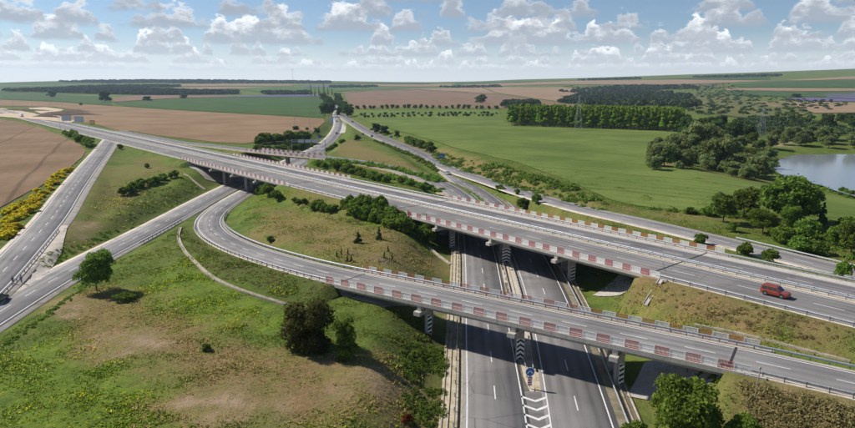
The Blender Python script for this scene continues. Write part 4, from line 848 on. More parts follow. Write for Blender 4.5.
bush_mass('rough verge growth between green field and slip road', area_pts([(640, 209), (740, 220), (855, 262), (855, 238), (800, 230), (740, 214), (660, 209)], 420, .3, 1.5, 67), 'leaf_fresh', .34, 70, 7)
bush_mass('dense low growth on the bank along the bright green field', area_pts([(428, 150), (470, 161), (523, 172), (570, 188), (612, 206), (600, 212), (550, 198), (480, 177), (440, 164)], 620, .4, 1.7, 68), 'leaf', .42, 60, 8)
bush_mass('dark hedge growth at the edge of the bright green field', row_pts([(520, 176), (545, 181), (572, 190)], 40, .8, 2.4, 1.6), 'leaf', .42, 110, 9)
bush_mass('low green hedge growth behind the main road', row_pts([(318, 164), (350, 169), (390, 178), (440, 191)], 110, .7, 2.1, 3.0)+row_pts([(330, 161), (360, 164), (400, 170), (440, 182)], 90, .7, 2.2, 2.2), 'leaf_fresh', .42, 110, 10)
bush_mass('low dark growth on the left verge of the far motorway', row_pts([(374, 141), (390, 147), (412, 156), (428, 164), (438, 172)], 80, .7, 2.0, 1.4), 'leaf', .45, 110, 11)
bush_mass('reeds on the near lake shore', row_pts([(772, 171), (783, 176.5), (800, 181), (822, 187), (830, 190.5), (855, 199)], 150, .5, 1.5, 1.8), 'leaf_fresh', .4, 80, 12)
bush_mass('weeds along the verge of the left slip road', row_pts([(44, 266), (60, 255), (90, 244), (110, 232)], 60, .25, .7, 1.5)+row_pts([(0, 348), (60, 306), (86, 285)], 50, .2, .5, .8), 'leaf_fresh', .22, 70, 13)
for x, y in in_px_poly([(650, 170), (650, 150), (690, 142), (740, 145), (770, 152), (775, 165), (760, 182), (700, 172)], 60, 60): plant('willow', (x, y), random.uniform(3.5, 8), 'smaller grey green tree filling the willow clump', 'understorey of the willow clump', 1.3*random.uniform(.8, 1.2))
# far road tree rows
for pts, n in (([(329, 117), (330, 108), (327, 102), (322, 97.5)], 22), ([(341, 117), (342, 108), (340, 102), (336, 97)], 22)):
    for x, y in along(pts, n, 6): plant('dark', (x, y), random.uniform(11, 17), 'dark tree in the rows lining the far road', 'tree rows along the far road', 1.05)
for x, y in [(311, 97), (315, 97.3), (319, 97), (324, 96.2), (328, 96.4), (332, 96)]: plant('poplar', G(x, y), random.uniform(26, 40), 'tall slim tree at the head of the far road', 'slim trees at the head of the far road', 1.0)
# orchard rows
for x, y in along([(355, 109.8), (400, 108.9), (450, 109.2), (498, 109.8)], 24, 3): plant('orchard', (x, y), random.uniform(6, 8), 'round orchard tree in the row along the ploughed field', 'orchard row along the ploughed field', 1.0)
for x, y in along([(358, 115.5), (400, 114.5), (450, 114), (496, 114)], 30, 4)+along([(362, 118), (400, 117), (450, 116.5), (498, 116.2)], 28, 4): plant('orchard', (x, y), random.uniform(2.6, 4), 'small orchard tree in the green field rows', 'small orchard trees in the green field', 1.3)
# poplar plantation: rows behind a straight front edge
pa, pb = G(507, 125.5)[:2], G(684, 132)[:2]; pd = (pb-pa)/np.linalg.norm(pb-pa); pn = np.array([-pd[1], pd[0]])
if pn[1] < 0: pn = -pn
LP = np.linalg.norm(pb-pa); nrow, per = 6, 50
for r in range(nrow):
    for i in range(per):
        q = pa+pd*(LP*(i+.5)/per+random.uniform(-.5, .5))+pn*(r*11+random.uniform(-2, 2))-pd*r*2.0
        plant('poplar', q, random.uniform(17, 20.5), 'slender poplar in the front row of the planted block facing the green field' if r == 0 else 'slender poplar inside the planted block behind its front row', 'planted poplar block', random.uniform(1.35, 1.75))
# dark grove, willows, lakeside trees
for x, y in in_px_poly([(676, 131), (700, 128), (730, 128), (757, 139), (735, 143), (700, 139), (680, 136)], 26, 8): plant('dark', (x, y), random.uniform(10, 15), 'dark tree in the grove right of the poplars', 'dark grove right of the poplars', 1.0)
for x, y, h in [(655, 166, 10), (664, 167, 11), (676, 160, 14), (690, 150, 13), (700, 152, 17), (709, 168, 14), (719, 170, 15), (726, 158, 14), (684, 168, 9), (735, 158, 9), (672, 152, 10), (712, 146, 13)]:
    plant('willow', G(x, y), h, 'grey green rounded willow in the clump above the green field', 'willow clump', random.uniform(.9, 1.15))
for x, y, h, k in [(742, 165, 7, 'broad'), (750, 162, 8, 'broad'), (756, 178, 10, 'willow'), (766, 176, 7, 'willow'), (760, 150, 7, 'broad'), (771, 149, 9, 'willow'), (752, 144, 8, 'broad'), (740, 150, 6, 'broad'), (730, 174, 6, 'shrubdark'), (745, 178, 5, 'shrubdark')]:
    plant(k, G(x, y), h, 'mixed green tree between the willows and the lake', 'trees between willows and lake', 1.1)
for x, y in in_px_poly([(776, 140), (800, 138), (855, 140), (855, 149), (830, 149), (800, 146), (780, 148)], 24, 9): plant('willow', (x, y), random.uniform(6, 11), 'grey green tree on the far lake shore', 'far lake shore trees', 1.1)
for x, y in in_px_poly([(822, 124), (840, 121), (870, 121), (870, 129), (830, 130)], 12, 10): plant('dark', (x, y), random.uniform(8, 13), 'dark tree in the mound above the far shore', 'dark mound of trees at the right edge', 1.1)
for x, y in in_px_poly([(740, 112), (790, 108), (806, 118), (830, 132), (780, 136), (740, 126)], 34, 12): plant('shrubdark', (x, y), random.uniform(2.5, 6), 'bush scattered on the scrub knoll', 'bushes on the scrub knoll', 1.5)
for x, y in along([(838, 193), (855, 198)], 3, 1): plant('shrub', (x, y), 3, 'shrub on the near lake shore at the right edge', 'near lake shore shrubs', 1.0)
# far woods that read as one mass
def wood(label, polys, n, h, seed, size=1.0):
    Vs, Fs = [], []; r = np.random.default_rng(seed); base = 0; cs = []; 
    for poly, frac in polys:
        for x, y in in_px_poly(poly, int(n*frac), seed): cs.append((x, y))
    cs = np.array(cs); k = 46; N = len(cs); d = r.normal(size=(N, k, 3)); d /= np.linalg.norm(d, axis=2)[..., None]; d[..., 2] = np.abs(d[..., 2])*.9-.15
    hh = h*(.65+.7*r.random(N)); c = np.stack([cs[:, 0], cs[:, 1], hz(cs[:, 0], cs[:, 1])+hh*.45], 1)
    cc = c[:, None, :]+d*np.stack([hh*.55*size, hh*.55*size, hh*.55], 1)[:, None, :]*(.8+.3*r.random((N, k, 1))); nn = d+r.normal(size=d.shape)*.5; nn /= np.linalg.norm(nn, axis=2)[..., None]
    u = np.cross(nn, r.normal(size=d.shape)); u /= np.linalg.norm(u, axis=2)[..., None]; v = np.cross(nn, u); s = (hh*.26)[:, None, None]*(.7+.6*r.random((N, k, 1)))
    V = np.stack([cc-u*s, cc-v*s, cc+u*s, cc+v*s], 2).reshape(-1, 3); me = np_mesh('wood', V, np.arange(len(V)).reshape(-1, 4), M['far_wood'], smooth=False)
    a = me.attributes.new('leaf', 'FLOAT', 'POINT'); a.data.foreach_set('value', np.repeat(r.random(len(V)//4), 4).astype(np.float32))
    return tag(link('far_wood', me), label, 'wood', kind='stuff')
wood('dark blue green wood along the left horizon', [([(5, 91.5), (60, 90), (120, 90), (215, 92.8), (225, 94.5), (150, 95), (70, 93.2)], 1.0)], 2300, 11, 21, 1.7)
wood('dark tree belts on the left hill', [([(60, 88.3), (120, 86.6), (180, 86.4), (175, 87.5), (100, 88.6)], .3), ([(95, 83.4), (230, 82.6), (330, 82.9), (330, 83.7), (200, 83.8)], .35), ([(205, 91.6), (238, 92.6), (236, 94.4), (208, 93.4)], .12), ([(262, 92.8), (310, 93.2), (308, 95), (266, 94.6)], .15), ([(330, 87), (380, 86.2), (378, 87.2), (332, 88)], .08)], 1300, 10, 22, 1.8)
wood('dark green wood on the right hillside', [([(556, 103.5), (575, 96), (600, 93), (650, 91), (690, 96), (688, 101), (672, 106.5), (640, 107.5), (600, 106.5)], .62), ([(560, 92), (620, 86), (690, 86), (700, 89), (640, 90.5), (580, 94)], .25), ([(505, 104.5), (535, 103), (540, 107), (505, 108)], .08), ([(650, 99), (700, 104), (690, 110), (650, 106)], .05)], 1500, 9, 23, 1.5)
wood('scattered scrub on the right hillside', [([(665, 97), (740, 92), (850, 104), (815, 116), (800, 134), (740, 124), (690, 112)], .4), ([(735, 122), (775, 118), (830, 126), (855, 132), (855, 138), (790, 137), (745, 134)], .35), ([(690, 86), (730, 84), (760, 97), (700, 97)], .2), ([(560, 86), (640, 85), (720, 84), (700, 92), (600, 92)], .2)], 900, 3.6, 25, 1.9)
wood('tree belt on the left ridge', [([(60, 82.3), (120, 81.6), (230, 81.5), (330, 82.1), (330, 82.6), (200, 82.2), (80, 82.9)], 1.0)], 900, 13, 26, 1.8)
wood('thin tree belts along the right crest', [([(575, 80.6), (600, 79.4), (640, 78.4), (640, 79.2), (600, 80.4)], .3), ([(690, 77.6), (750, 76), (782, 75.4), (780, 76.6), (720, 77.8)], .5), ([(440, 87.4), (500, 86.6), (500, 87.4), (445, 88)], .2)], 500, 11, 24, 1.6)
# ------------------------------------------------------------------ weeds and rough grass
def weeds():
    r = np.random.default_rng(31); out = []
    N = 900000; x = r.uniform(-125, 115, N); y = r.uniform(60, 330, N); D = np.hypot(x, y)
    ok = (r.random(N) < np.clip((95/D)**1.6, 0, 1)) & (gattr(FLAT.ravel(), x, y) < .80) & (np.abs(x/y) < .78)
    cl = vnoise(x, y, 4.5, 41)*.6+vnoise(x, y, 1.7, 42)*.4; ok &= r.random(N) < np.clip((cl-.30)*2.6, .04, 1)
    br = gattr(bare, x, y); ok &= r.random(N) > br*.85
    for w_ in (lake_w,): ok &= poly_dist(np.stack([x, y], 1), w_) > 1
    x, y, cl, br, D = x[ok][:95000], y[ok][:95000], cl[ok][:95000], br[ok][:95000], D[ok][:95000]; n = len(x)
    z = hz(x, y); dr, lu, sh = gattr(dry, x, y), gattr(lush, x, y), gattr(dark_grass, x, y)
    s = .72*(.16+.50*np.clip(cl-.35, 0, 1)**1.2*r.random(n)+.12*r.random(n))*(1+.5*sh+.25*lu)*(1-.5*br)*(1+.2*(D > 130)); k = 3
    a = r.uniform(0, 6.283, (n, k)); lean = r.uniform(.15, .9, (n, k)); ux, uy = np.cos(a), np.sin(a); V = []
    w = s[:, None]*r.uniform(.30, .65, (n, k)); H = s[:, None]*r.uniform(.6, 1.25, (n, k)); ox = x[:, None]+r.normal(size=(n, k))*s[:, None]*.35; oy = y[:, None]+r.normal(size=(n, k))*s[:, None]*.35; zz = np.repeat(z[:, None], k, 1)-.04
    tx, ty = -uy*lean*H, ux*lean*H
    V = np.stack([np.stack([ox-ux*w*.5, oy-uy*w*.5, zz], -1), np.stack([ox+ux*w*.5, oy+uy*w*.5, zz], -1), np.stack([ox+ux*w*.62+tx, oy+uy*w*.62+ty, zz+H*.8], -1), np.stack([ox-ux*w*.3+tx*1.2, oy-uy*w*.3+ty*1.2, zz+H], -1)], 2).reshape(-1, 3)
    g0 = np.array([.072, .112, .022]); c = g0*(.65+.7*r.random((n, 1)))
    tone = vnoise(x, y, 14, 51)[:, None]; c = c*(1-.55*tone)+np.array([.140, .150, .040])*.55*tone
    pick = r.random((n, 1)); q = np.clip(vnoise(x, y, 6, 52)[:, None]*1.6-.45, 0, 1)
    c = np.where(pick < lu[:, None]*.7, np.array([.125, .175, .022])*(.7+.6*r.random((n, 1))), c)
    c = np.where(pick < lu[:, None]*.26*q, np.array([.33, .30, .025])*(.7+.5*r.random((n, 1))), c)
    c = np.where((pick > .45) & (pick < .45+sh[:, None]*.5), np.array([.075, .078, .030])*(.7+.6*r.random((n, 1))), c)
    c = np.where(pick > 1-dr[:, None]*.72, np.array([.24, .185, .095])*(.6+.7*r.random((n, 1))), c)
    c = np.where(r.random((n, 1)) < .02, np.array([.30, .26, .14]), c)
    lv = np.zeros(n, bool)
    for px_, py_ in ((362, 253), (371, 258), (388, 263)):
        g = G(px_, py_); lv |= (np.hypot(x-g[0], y-g[1]) < 2.2) & (r.random(n) < .3)
    c = np.where(lv[:, None], np.array([.20, .14, .33]), c)
    me = np_mesh('weeds', V, np.arange(len(V)).reshape(-1, 4), None, smooth=False)
    at = me.color_attributes.new('tint', 'FLOAT_COLOR', 'POINT'); cc = np.ones((len(V), 4)); cc[:, :3] = np.repeat(c, 4*k, 0); cc[:, :3] *= np.array([1.95, 1.95, 1.55]); at.data.foreach_set('color', cc.ravel())
    m = bpy.data.materials.new('weed_blades'); m.use_nodes = True; T = NT(m.node_tree); T.n.clear(); at = T.new('ShaderNodeAttribute', attribute_name='tint')
    d = T.new('ShaderNodeBsdfDiffuse', i_0=at.outputs['Color']); t = T.new('ShaderNodeBsdfTranslucent', i_0=at.outputs['Color']); mx = T.new('ShaderNodeMixShader', i_0=.5)
    T.l.new(d.outputs[0], mx.inputs[1]); T.l.new(t.outputs[0], mx.inputs[2]); T.new('ShaderNodeOutputMaterial', i_0=mx.outputs[0]); me.materials.append(m)
    tag(link('meadow_weeds', me), 'rough grass and weeds of the meadows and banks', 'weeds', kind='stuff')
weeds()
# dark spoil heaps by the far main road: low mounds
def mound(label, px, rx, ry, h, seed):
    c = G(*px); r = np.random.default_rng(seed); n, k = 28, 7; V = [(0, 0, h)]; F = []
    for j in range(1, k+1):
        for i in range(n):
            a = 2*math.pi*i/n; q = j/k; w = 1+.25*math.sin(3*a+seed)+.12*math.sin(7*a+2*seed); x, y = rx*q*w*math.cos(a), ry*q*w*math.sin(a)
            V.append((x, y, h*(1-q**1.6)*(.75+.5*r.random())-(.6 if j == k else 0)))
    F += [(0, 1+i, 1+(i+1) % n) for i in range(n)]
    for j in range(k-1): F += [(1+j*n+i, 1+(j+1)*n+i, 1+(j+1)*n+(i+1) % n, 1+j*n+(i+1) % n) for i in range(n)]
    m = MB(); m.add(V, F); o = m.build('soil_heap', M['soil'], smooth=True, loc=tuple(c)); return tag(o, label, 'soil heap')
mound('longest dark soil heap beside the far main road', (62, 115), 46, 16, 4.5, 1); mound('rounded dark soil heap left of the longest heap', (45, 117), 16, 9, 3, 2); mound('dark soil bank along the pale earth yard', (22, 111), 55, 10, 3, 3); mound('low dark soil heap at the far end of the yard', (75, 112), 26, 12, 3.5, 4)

# ------------------------------------------------------------------ vehicles
M['tyre'] = plain('tyre', (.018, .018, .019), .85, .2); M['rim'] = plain('rim', (.06, .06, .065), .35, .5, .6)
M['glass'] = plain('car_glass', (.020, .026, .032), .06, .8, var=.05); M['lamp'] = plain('head_lamp', (.75, .76, .78), .15, .6); M['tail'] = plain('tail_lamp', (.35, .02, .02), .2, .6); M['trim'] = plain('black_trim', (.02, .02, .022), .5, .4)
def paintm(name, c):
    m, T, b = pbsdf(name, .28, .5); b.inputs['Base Color'].default_value = (*c, 1); b.inputs['Metallic'].default_value = .25; b.inputs['Coat Weight'].default_value = .7; return m
wheel_cache = {}
def wheel(root, x, y, r, w):
    m = MB(); n = 18; rings = []
    for yy, rr in ((-w/2, r*.80), (-w/2, r*.96), (-w*.3, r), (w*.3, r), (w/2, r*.96), (w/2, r*.80)): rings.append([(rr*math.cos(2*math.pi*i/n), yy, rr*math.sin(2*math.pi*i/n)) for i in range(n)])
    m.loft(rings); t = m.build('wheel', M['tyre'], root, loc=(x, y, r), smooth=False); s = 1 if y > 0 else -1
    m = MB(); m.bar((0, s*(w/2-.05), 0), (0, s*(w/2+.004), 0), r*.68, 16); m.build('rim', M['rim'], t)
    m = MB()
    for i in range(5):
        a = 2*math.pi*i/5; m.box((0, 0, 0), (.01, .01, .01)); m.bar((.1*r*math.cos(a), s*(w/2+.012), .1*r*math.sin(a)), (.62*r*math.cos(a), s*(w/2+.012), .62*r*math.sin(a)), .05*r+.02, 4)
    m.build('spokes', M['steel'], t)
def car(name, label, loc, yaw, colour, L=4.9, Wd=2.0, H=1.85, kind='suv', group=None, roof=None):
    root = thing(name, label, 'car', tuple(loc), yaw, group); pm = paintm('paint', colour); hw = Wd/2; belt = H*.58; wb = L*.295; r = .213*H
    top = {'suv': [(-.50, .50), (-.495, .57), (-.40, .585), (0, .59), (.18, .585), (.25, .58), (.42, .555), (.485, .51), (.5, .42)], 'van': [(-.5, .55), (-.49, .60), (0, .60), (.25, .60), (.33, .56), (.44, .50), (.49, .45), (.5, .38)], 'car': [(-.5, .50), (-.48, .60), (-.36, .63), (0, .63), (.2, .62), (.28, .58), (.42, .52), (.485, .45), (.5, .38)]}[kind]
    rings = []
    for fx, fz in top:
        x = fx*L; zt = fz*H; e = abs(fx)*2; q = hw*(1-.13*max(0, e-.8)/.2); z0 = .15*H+(.05*H if e > .93 else 0)
        rings.append([(x, -q*.94, z0), (x, -q, z0+.10*H), (x, -q, zt-.13*H), (x, -q*.955, zt-.03*H), (x, -q*.86, zt), (x, q*.86, zt), (x, q*.955, zt-.03*H), (x, q, zt-.13*H), (x, q, z0+.10*H), (x, q*.94, z0)])
    MB().loft(rings).build('body', pm, root)
    cab = {'suv': (-.492, -.465, .085, .255), 'van': (-.49, -.475, .16, .34), 'car': (-.43, -.24, .04, .25)}[kind]; xb0, xt0, xt1, xb1 = [q*L for q in cab]; zb = H*.565; rw, bw = hw*.80, hw*.93
    c = MB(); rings = []
    for z, x0, x1, w_ in ((zb, xb0, xb1, bw), (H*.93, xt0+(xb0-xt0)*.12, xt1+(xb1-xt1)*.10, rw*1.03), (H*.985, xt0+.05*L*.3, xt1-.04*L*.3, rw*.93), (H, xt0+.12*L*.5, xt1-.10*L*.5, rw*.7)):
        rings.append([(x0, -w_, z), (x1, -w_, z), (x1, w_, z), (x0, w_, z)])
    co = c.loft(rings).build('cabin', pm, root)
    def q4(name, pts, mat, par=co): MB().add(pts, [(0, 1, 2, 3)]).build(name, mat, par)
    z0, z1 = zb+.03*H, H*.905; f = lambda z, a, b: a+(b-a)*(z-zb)/(H*.93-zb)
    xf = lambda z: f(z, xb1, xt1+(xb1-xt1)*.10); xr = lambda z: f(z, xb0, xt0+(xb0-xt0)*.12); yw = lambda z: f(z, bw, rw*1.03)
    e = .012
    q4('windscreen', [(xf(z0)+e, -yw(z0)*.90, z0), (xf(z0)+e, yw(z0)*.90, z0), (xf(z1)+e, yw(z1)*.90, z1), (xf(z1)+e, -yw(z1)*.90, z1)], M['glass'])
    q4('rear_window', [(xr(z0)-e, yw(z0)*.86, z0+.04), (xr(z0)-e, -yw(z0)*.86, z0+.04), (xr(z1)-e, -yw(z1)*.86, z1), (xr(z1)-e, yw(z1)*.86, z1)], M['glass'])
    for s in (-1, 1):
        n = 3 if kind != 'car' else 2
        for i in range(n):
            g0, g1 = .05+.90*i/n+.015, .05+.90*(i+1)/n-.015; a0 = lambda z, g: xr(z)+(xf(z)-xr(z))*g
            q4('side_window', [(a0(z0, g0), s*(yw(z0)+e), z0), (a0(z0, g1), s*(yw(z0)+e), z0), (a0(z1, g1), s*(yw(z1)+e), z1), (a0(z1, g0), s*(yw(z1)+e), z1)][::s], M['glass'])
        for x in (-wb, wb):
            wheel(root, x, s*(hw-.13), r, .26)
            m = MB(); m.bar((x, s*(hw-.30), r*1.02), (x, s*(hw+.008), r*1.02), r*1.16, 18); m.build('wheel_arch', M['trim'], root)
        MB().box((L*.478, s*hw*.66, H*.40), (.12, .36, .13)).build('headlight', M['lamp'], root); MB().box((-L*.492, s*hw*.80, H*.43), (.08, .16, .34)).build('tail_light', M['tail'], root)
        MB().box((xb1-.30, s*(hw+.10), zb+.06), (.14, .22, .15)).build('mirror', M['trim'], root); MB().box((0, s*(hw-.01), H*.17), (L*.44, .06, .10)).build('sill', M['trim'], root)
        if kind == 'suv': MB().bar((xt0+.2, s*rw*.78, H+.03), (xt1-.2, s*rw*.78, H+.03), .028).build('roof_rail', M['trim'], root)
    MB().box((L*.497, 0, H*.36), (.05, hw*1.0, .17)).build('grille', M['trim'], root); MB().box((L*.488, 0, H*.21), (.10, hw*1.70, .17)).build('bumper', M['trim'], root); MB().box((-L*.488, 0, H*.22), (.10, hw*1.70, .18)).build('bumper', M['trim'], root)
    return root
def on(path, s, off, dz=.03): return path.at(s, off, dz)
sc_ = mt(71.0); car('estate_car', 'orange red off-road car driving right on the main road', on(pathM, sc_, -7.6), pathM.ang(sc_), (.33, .045, .016), 4.4, 1.92, 1.82, 'suv')
sd = pathA.near((-80.5, 111.5)); car('estate_car', 'dark teal car cut off by the left frame edge', (-81.2, 111.6, 3.04), pathA.ang(sd)+math.pi, (.02, .045, .055), 4.5, 1.85, 1.6, 'car')
for px, pth, off, cl, k, lb, rev in [((352, 123), pathR, -1.8, (.02, .02, .022), 'car', 'dark car on the far motorway right of the split', 0), ((336, 132), pathA, 1.8, (.05, .05, .055), 'car', 'dark car on the far slip road below the split', 0), ((337, 122), pathA, -1.8, (.10, .10, .11), 'car', 'grey car on the far slip road at the split', 0), ((442, 171), pathR, 1.8, (.62, .62, .62), 'car', 'white car on the motorway behind the middle bridge', 1)]:
    s = pth.near(P(*px, 3)); car('estate_car', lb, on(pth, s, off), pth.ang(s)+(math.pi if rev else 0), cl, 4.4, 1.8, 1.5, k)
def truck(label, path, s, off, colour, rev=0):
    p = on(path, s, off); root = thing('truck', label, 'truck', tuple(p), path.ang(s)+(math.pi if rev else 0)); pm = paintm('truck_paint', colour)
    MB().box((-1.4, 0, 2.5), (11, 2.5, 2.9)).build('cargo_box', M['white'], root); MB().box((5.6, 0, 1.75), (2.1, 2.45, 2.6), taper=.93).build('cab', pm, root); MB().box((-.5, 0, .85), (12.5, 1.0, .3)).build('chassis', M['trim'], root)
    MB().add([(6.66, -1.05, 1.9), (6.66, 1.05, 1.9), (6.62, 1.0, 2.7), (6.62, -1.0, 2.7)], [(0, 1, 2, 3)]).build('windscreen', M['glass'], root)
    for x in (-5.4, -4.2, 2.2, 5.6):
        for s_ in (-1, 1): wheel(root, x, s_*1.08, .5, .3)
truck('white box truck on the far road near the split', pathR, pathR.near(P(338, 110, 4.5)), 1.8, (.6, .6, .6), 1)
truck('grey truck far along the main road at the left', pathM, pathM.near(P(19, 117, 7.5)), -6, (.12, .14, .18), 1)
# ------------------------------------------------------------------ people beside the gravel wedge
def person(label, pos, yaw, shirt, trouser, step=.14, h=1.74):
    root = thing('person', label, 'person', tuple(pos), yaw); k = h/1.74
    def skin(name, pts, edges, rad, mat):
        me = bpy.data.meshes.new(name); me.from_pydata([tuple(q*k for q in p) for p in pts], edges, []); me.materials.append(mat); o = link(name, me, root)
        md = o.modifiers.new('skin', 'SKIN'); md.use_smooth_shade = True
        for v, r in zip(me.skin_vertices[0].data, rad): v.radius = (r*k, r*k*.8)
        me.skin_vertices[0].data[0].use_root = True; o.modifiers.new('sub', 'SUBSURF').levels = 1; o.modifiers['sub'].render_levels = 1; return o
    pts = [(0, 0, .95), (0, 0, 1.15), (0, 0, 1.38), (0, 0, 1.50), (.02, 0, 1.60), (.02, 0, 1.70), (0, .18, 1.40), (.03, .25, 1.12), (.12, .24, .88), (.15, .235, .80), (0, -.18, 1.40), (-.02, -.26, 1.12), (.06, -.25, .88), (.09, -.245, .80), (0, .09, .88), (step*.6, .10, .48), (step*.3, .10, .08), (step*.3+.14, .11, .04), (0, -.09, .88), (-step*.4, -.10, .48), (-step*1.2, -.10, .10), (-step*1.2+.13, -.11, .04)]
    ed = [(0, 1), (1, 2), (2, 3), (3, 4), (4, 5), (2, 6), (6, 7), (7, 8), (8, 9), (2, 10), (10, 11), (11, 12), (12, 13), (0, 14), (14, 15), (15, 16), (16, 17), (0, 18), (18, 19), (19, 20), (20, 21)]
    rad = [.15, .14, .15, .06, .095, .075, .065, .047, .036, .04, .065, .047, .036, .04, .09, .062, .045, .04, .09, .062, .045, .04]
    M.setdefault('skin', plain('skin', (.42, .25, .17), .6, .3)); skin('body', pts, ed, rad, M['skin'])
    sm = plain('shirt', shirt, .85, .1); tm = plain('trousers', trouser, .85, .1)
    skin('shirt', [(0, 0, .92), (0, 0, 1.15), (0, 0, 1.38), (0, 0, 1.47), (0, .18, 1.40), (.03, .25, 1.13), (0, -.18, 1.40), (-.02, -.26, 1.13)], [(0, 1), (1, 2), (2, 3), (2, 4), (4, 5), (2, 6), (6, 7)], [.175, .165, .175, .08, .085, .068, .085, .068], sm)
    skin('trousers', [(0, 0, .96), (0, .09, .86), (step*.6, .10, .48), (step*.3, .10, .12), (0, -.09, .86), (-step*.4, -.10, .48), (-step*1.2, -.10, .14)], [(0, 1), (1, 2), (2, 3), (0, 4), (4, 5), (5, 6)], [.165, .108, .08, .065, .108, .08, .065], tm)
    hr = MB(); rings = []
    for z, q in ((1.62, .092), (1.68, .108), (1.74, .09), (1.775, .045)): rings.append([((.005+q*math.cos(2*math.pi*i/12)*1.05)*k-.015, q*math.sin(2*math.pi*i/12)*k, z*k) for i in range(12)])
    hr.loft(rings).build('hair', plain('hair', (.03, .02, .015), .8, .2), root, smooth=True)
p1, p2 = P(13.2, 283.5, 3.25), P(21.5, 282, 3.25)
for p in (p1, p2): p[2] = float(hz(p[0], p[1]))+.11
person('person in dark blue top and dark trousers, nearer the left frame edge', p1, -1.2, (.03, .05, .12), (.02, .03, .06)); person('person in bright blue top walking right of the other person', p2, -1.4, (.03, .10, .42), (.16, .12, .10), .22)
# ------------------------------------------------------------------ signs
def post_sign(name, label, pos, w, h, zb, mat, yaw=0.0, posts=2, shape='box', back='sign_back', lines=None):
    root = thing(name, label, 'sign', (pos[0], pos[1], float(pos[2]) if len(pos) > 2 else float(hz(*pos))), yaw)
    for i in range(posts):
        x = 0 if posts == 1 else (-.36+.72*i/(posts-1))*w; MB().bar((x, .06, -.4), (x, .06, zb+h*.9), .05 if posts == 1 else .07, 8).build('post', M['steel'], root)
    if shape == 'box': f = MB().box((0, 0, zb+h/2), (w, .05, h)).build('panel', M[mat], root)
    elif shape == 'disc':
        f = MB().bar((0, -.03, zb+h/2), (0, .02, zb+h/2), h/2, 24).build('panel', M[mat], root)
    elif shape == 'tri':
        m = MB(); q = [(-w/2, 0, zb), (w/2, 0, zb), (0, 0, zb+h)]; m.add([(x, -.025, z) for x, _, z in q]+[(x, .025, z) for x, _, z in q], [(0, 1, 2), (5, 4, 3), (0, 3, 4, 1), (1, 4, 5, 2), (2, 5, 3, 0)]); f = m.build('panel', M[mat], root)
    if lines:
        for nm, pts, mt_ in lines: MB().add([(x, -.034, zb+z) for x, z in pts], [tuple(range(len(pts)))]).build(nm, M[mt_], f)
    return root
# keep-side sign on the motorway nose: blue disc with white arrows over red and white boards
sp = G(529.5, 389.5); ns = thing('keep_side_sign', 'blue round arrow sign over red and white board on the motorway nose', 'sign', tuple(sp))
MB().bar((0, .06, -.3), (0, .06, 3.2), .045, 8).build('post', M['steel'], ns)
d = MB().bar((0, .03, 2.75), (0, -.02, 2.75), .62, 28).build('blue_disc', M['blue'], ns)
MB().bar((0, .025, 2.75), (0, -.012, 2.75), .66, 28).build('white_border', M['white'], d)
for s in (-1, 1): MB().add([(s*.04, -.028, 2.98), (s*.04, -.028, 2.78), (s*.36, -.028, 2.42), (s*.44, -.028, 2.56)], [(0, 1, 2, 3)][::1]).build('arrow', M['white'], d)
bd = MB().box((0, 0, 1.35), (.62, .05, 1.5)).build('marker_board', M['white'], ns)
for i in range(4):
    z = .68+i*.38
    for s in (-1, 1): MB().add([(0, -.03, z), (0, -.03, z+.19), (s*.3, -.03, z+.05), (s*.3, -.03, z-.08)], [(0, 1, 2, 3)]).build('red_chevron', M['sign_red'], bd)
arrow = lambda x: [(x-.06, .5), (x+.06, .5), (x+.06, 1.2), (x-.06, 1.2)]
post_sign('direction_sign', 'left of two large grey sign boards beside the far main road', G(67, 123.5), 9, 5.4, 2.6, 'sign_back', .1); post_sign('direction_sign', 'right of two large grey sign boards beside the far main road', G(79.5, 124.5), 8.5, 5.4, 2.4, 'sign_back', .1)
post_sign('warning_sign', 'orange yellow sign on the verge of the far main road', G(92.8, 126.5), 4.2, 4.2, 1.6, 'sign_yellow', .1, lines=[('grey_square', [(-1.0, 1.0), (1.0, 1.0), (1.0, 3.2), (-1.0, 3.2)], 'white')])
post_sign('direction_sign', 'blue sign board on the field side of the motorway', G(442, 160), 3.2, 2.4, 1.2, 'blue', .1, lines=[('legend', [(-1.2, .5), (1.2, .5), (1.2, .7), (-1.2, .7)], 'white'), ('legend', [(-1.2, 1.2), (.6, 1.2), (.6, 1.4), (-1.2, 1.4)], 'white')])
for (x, y), lb in (((363, 136.5), 'left of three small blue signs along the far motorway'), ((372, 138.5), 'middle of three small blue signs along the far motorway'), ((391.5, 139.3), 'right of three small blue signs along the far motorway')): post_sign('direction_sign', lb, G(x, y), 1.9, 1.5, 1.3, 'blue', .1, 1)
post_sign('direction_sign', 'small blue sign near the gantry on the slip road', G(320, 139.5), 2.4, 2.2, 1.2, 'blue', .1, 1)
post_sign('direction_sign', 'pale board on the left verge before the far split', G(331.5, 124.5), 4.5, 8.0, 1.0, 'sign_back', .1)
for (x, y), lb in (((495, 178), 'red and white triangle sign at the start of the slip road'), ((553, 194), 'red and white triangle sign along the slip road'), ((340, 174), 'red and white sign behind the far rail of the main road')):
    post_sign('warning_sign', lb, G(x, y), 1.3, 1.15, 1.7, 'sign_red', 0, 1, 'tri', lines=[('white_face', [(-.4, .14), (.4, .14), (0, .85)], 'white')])
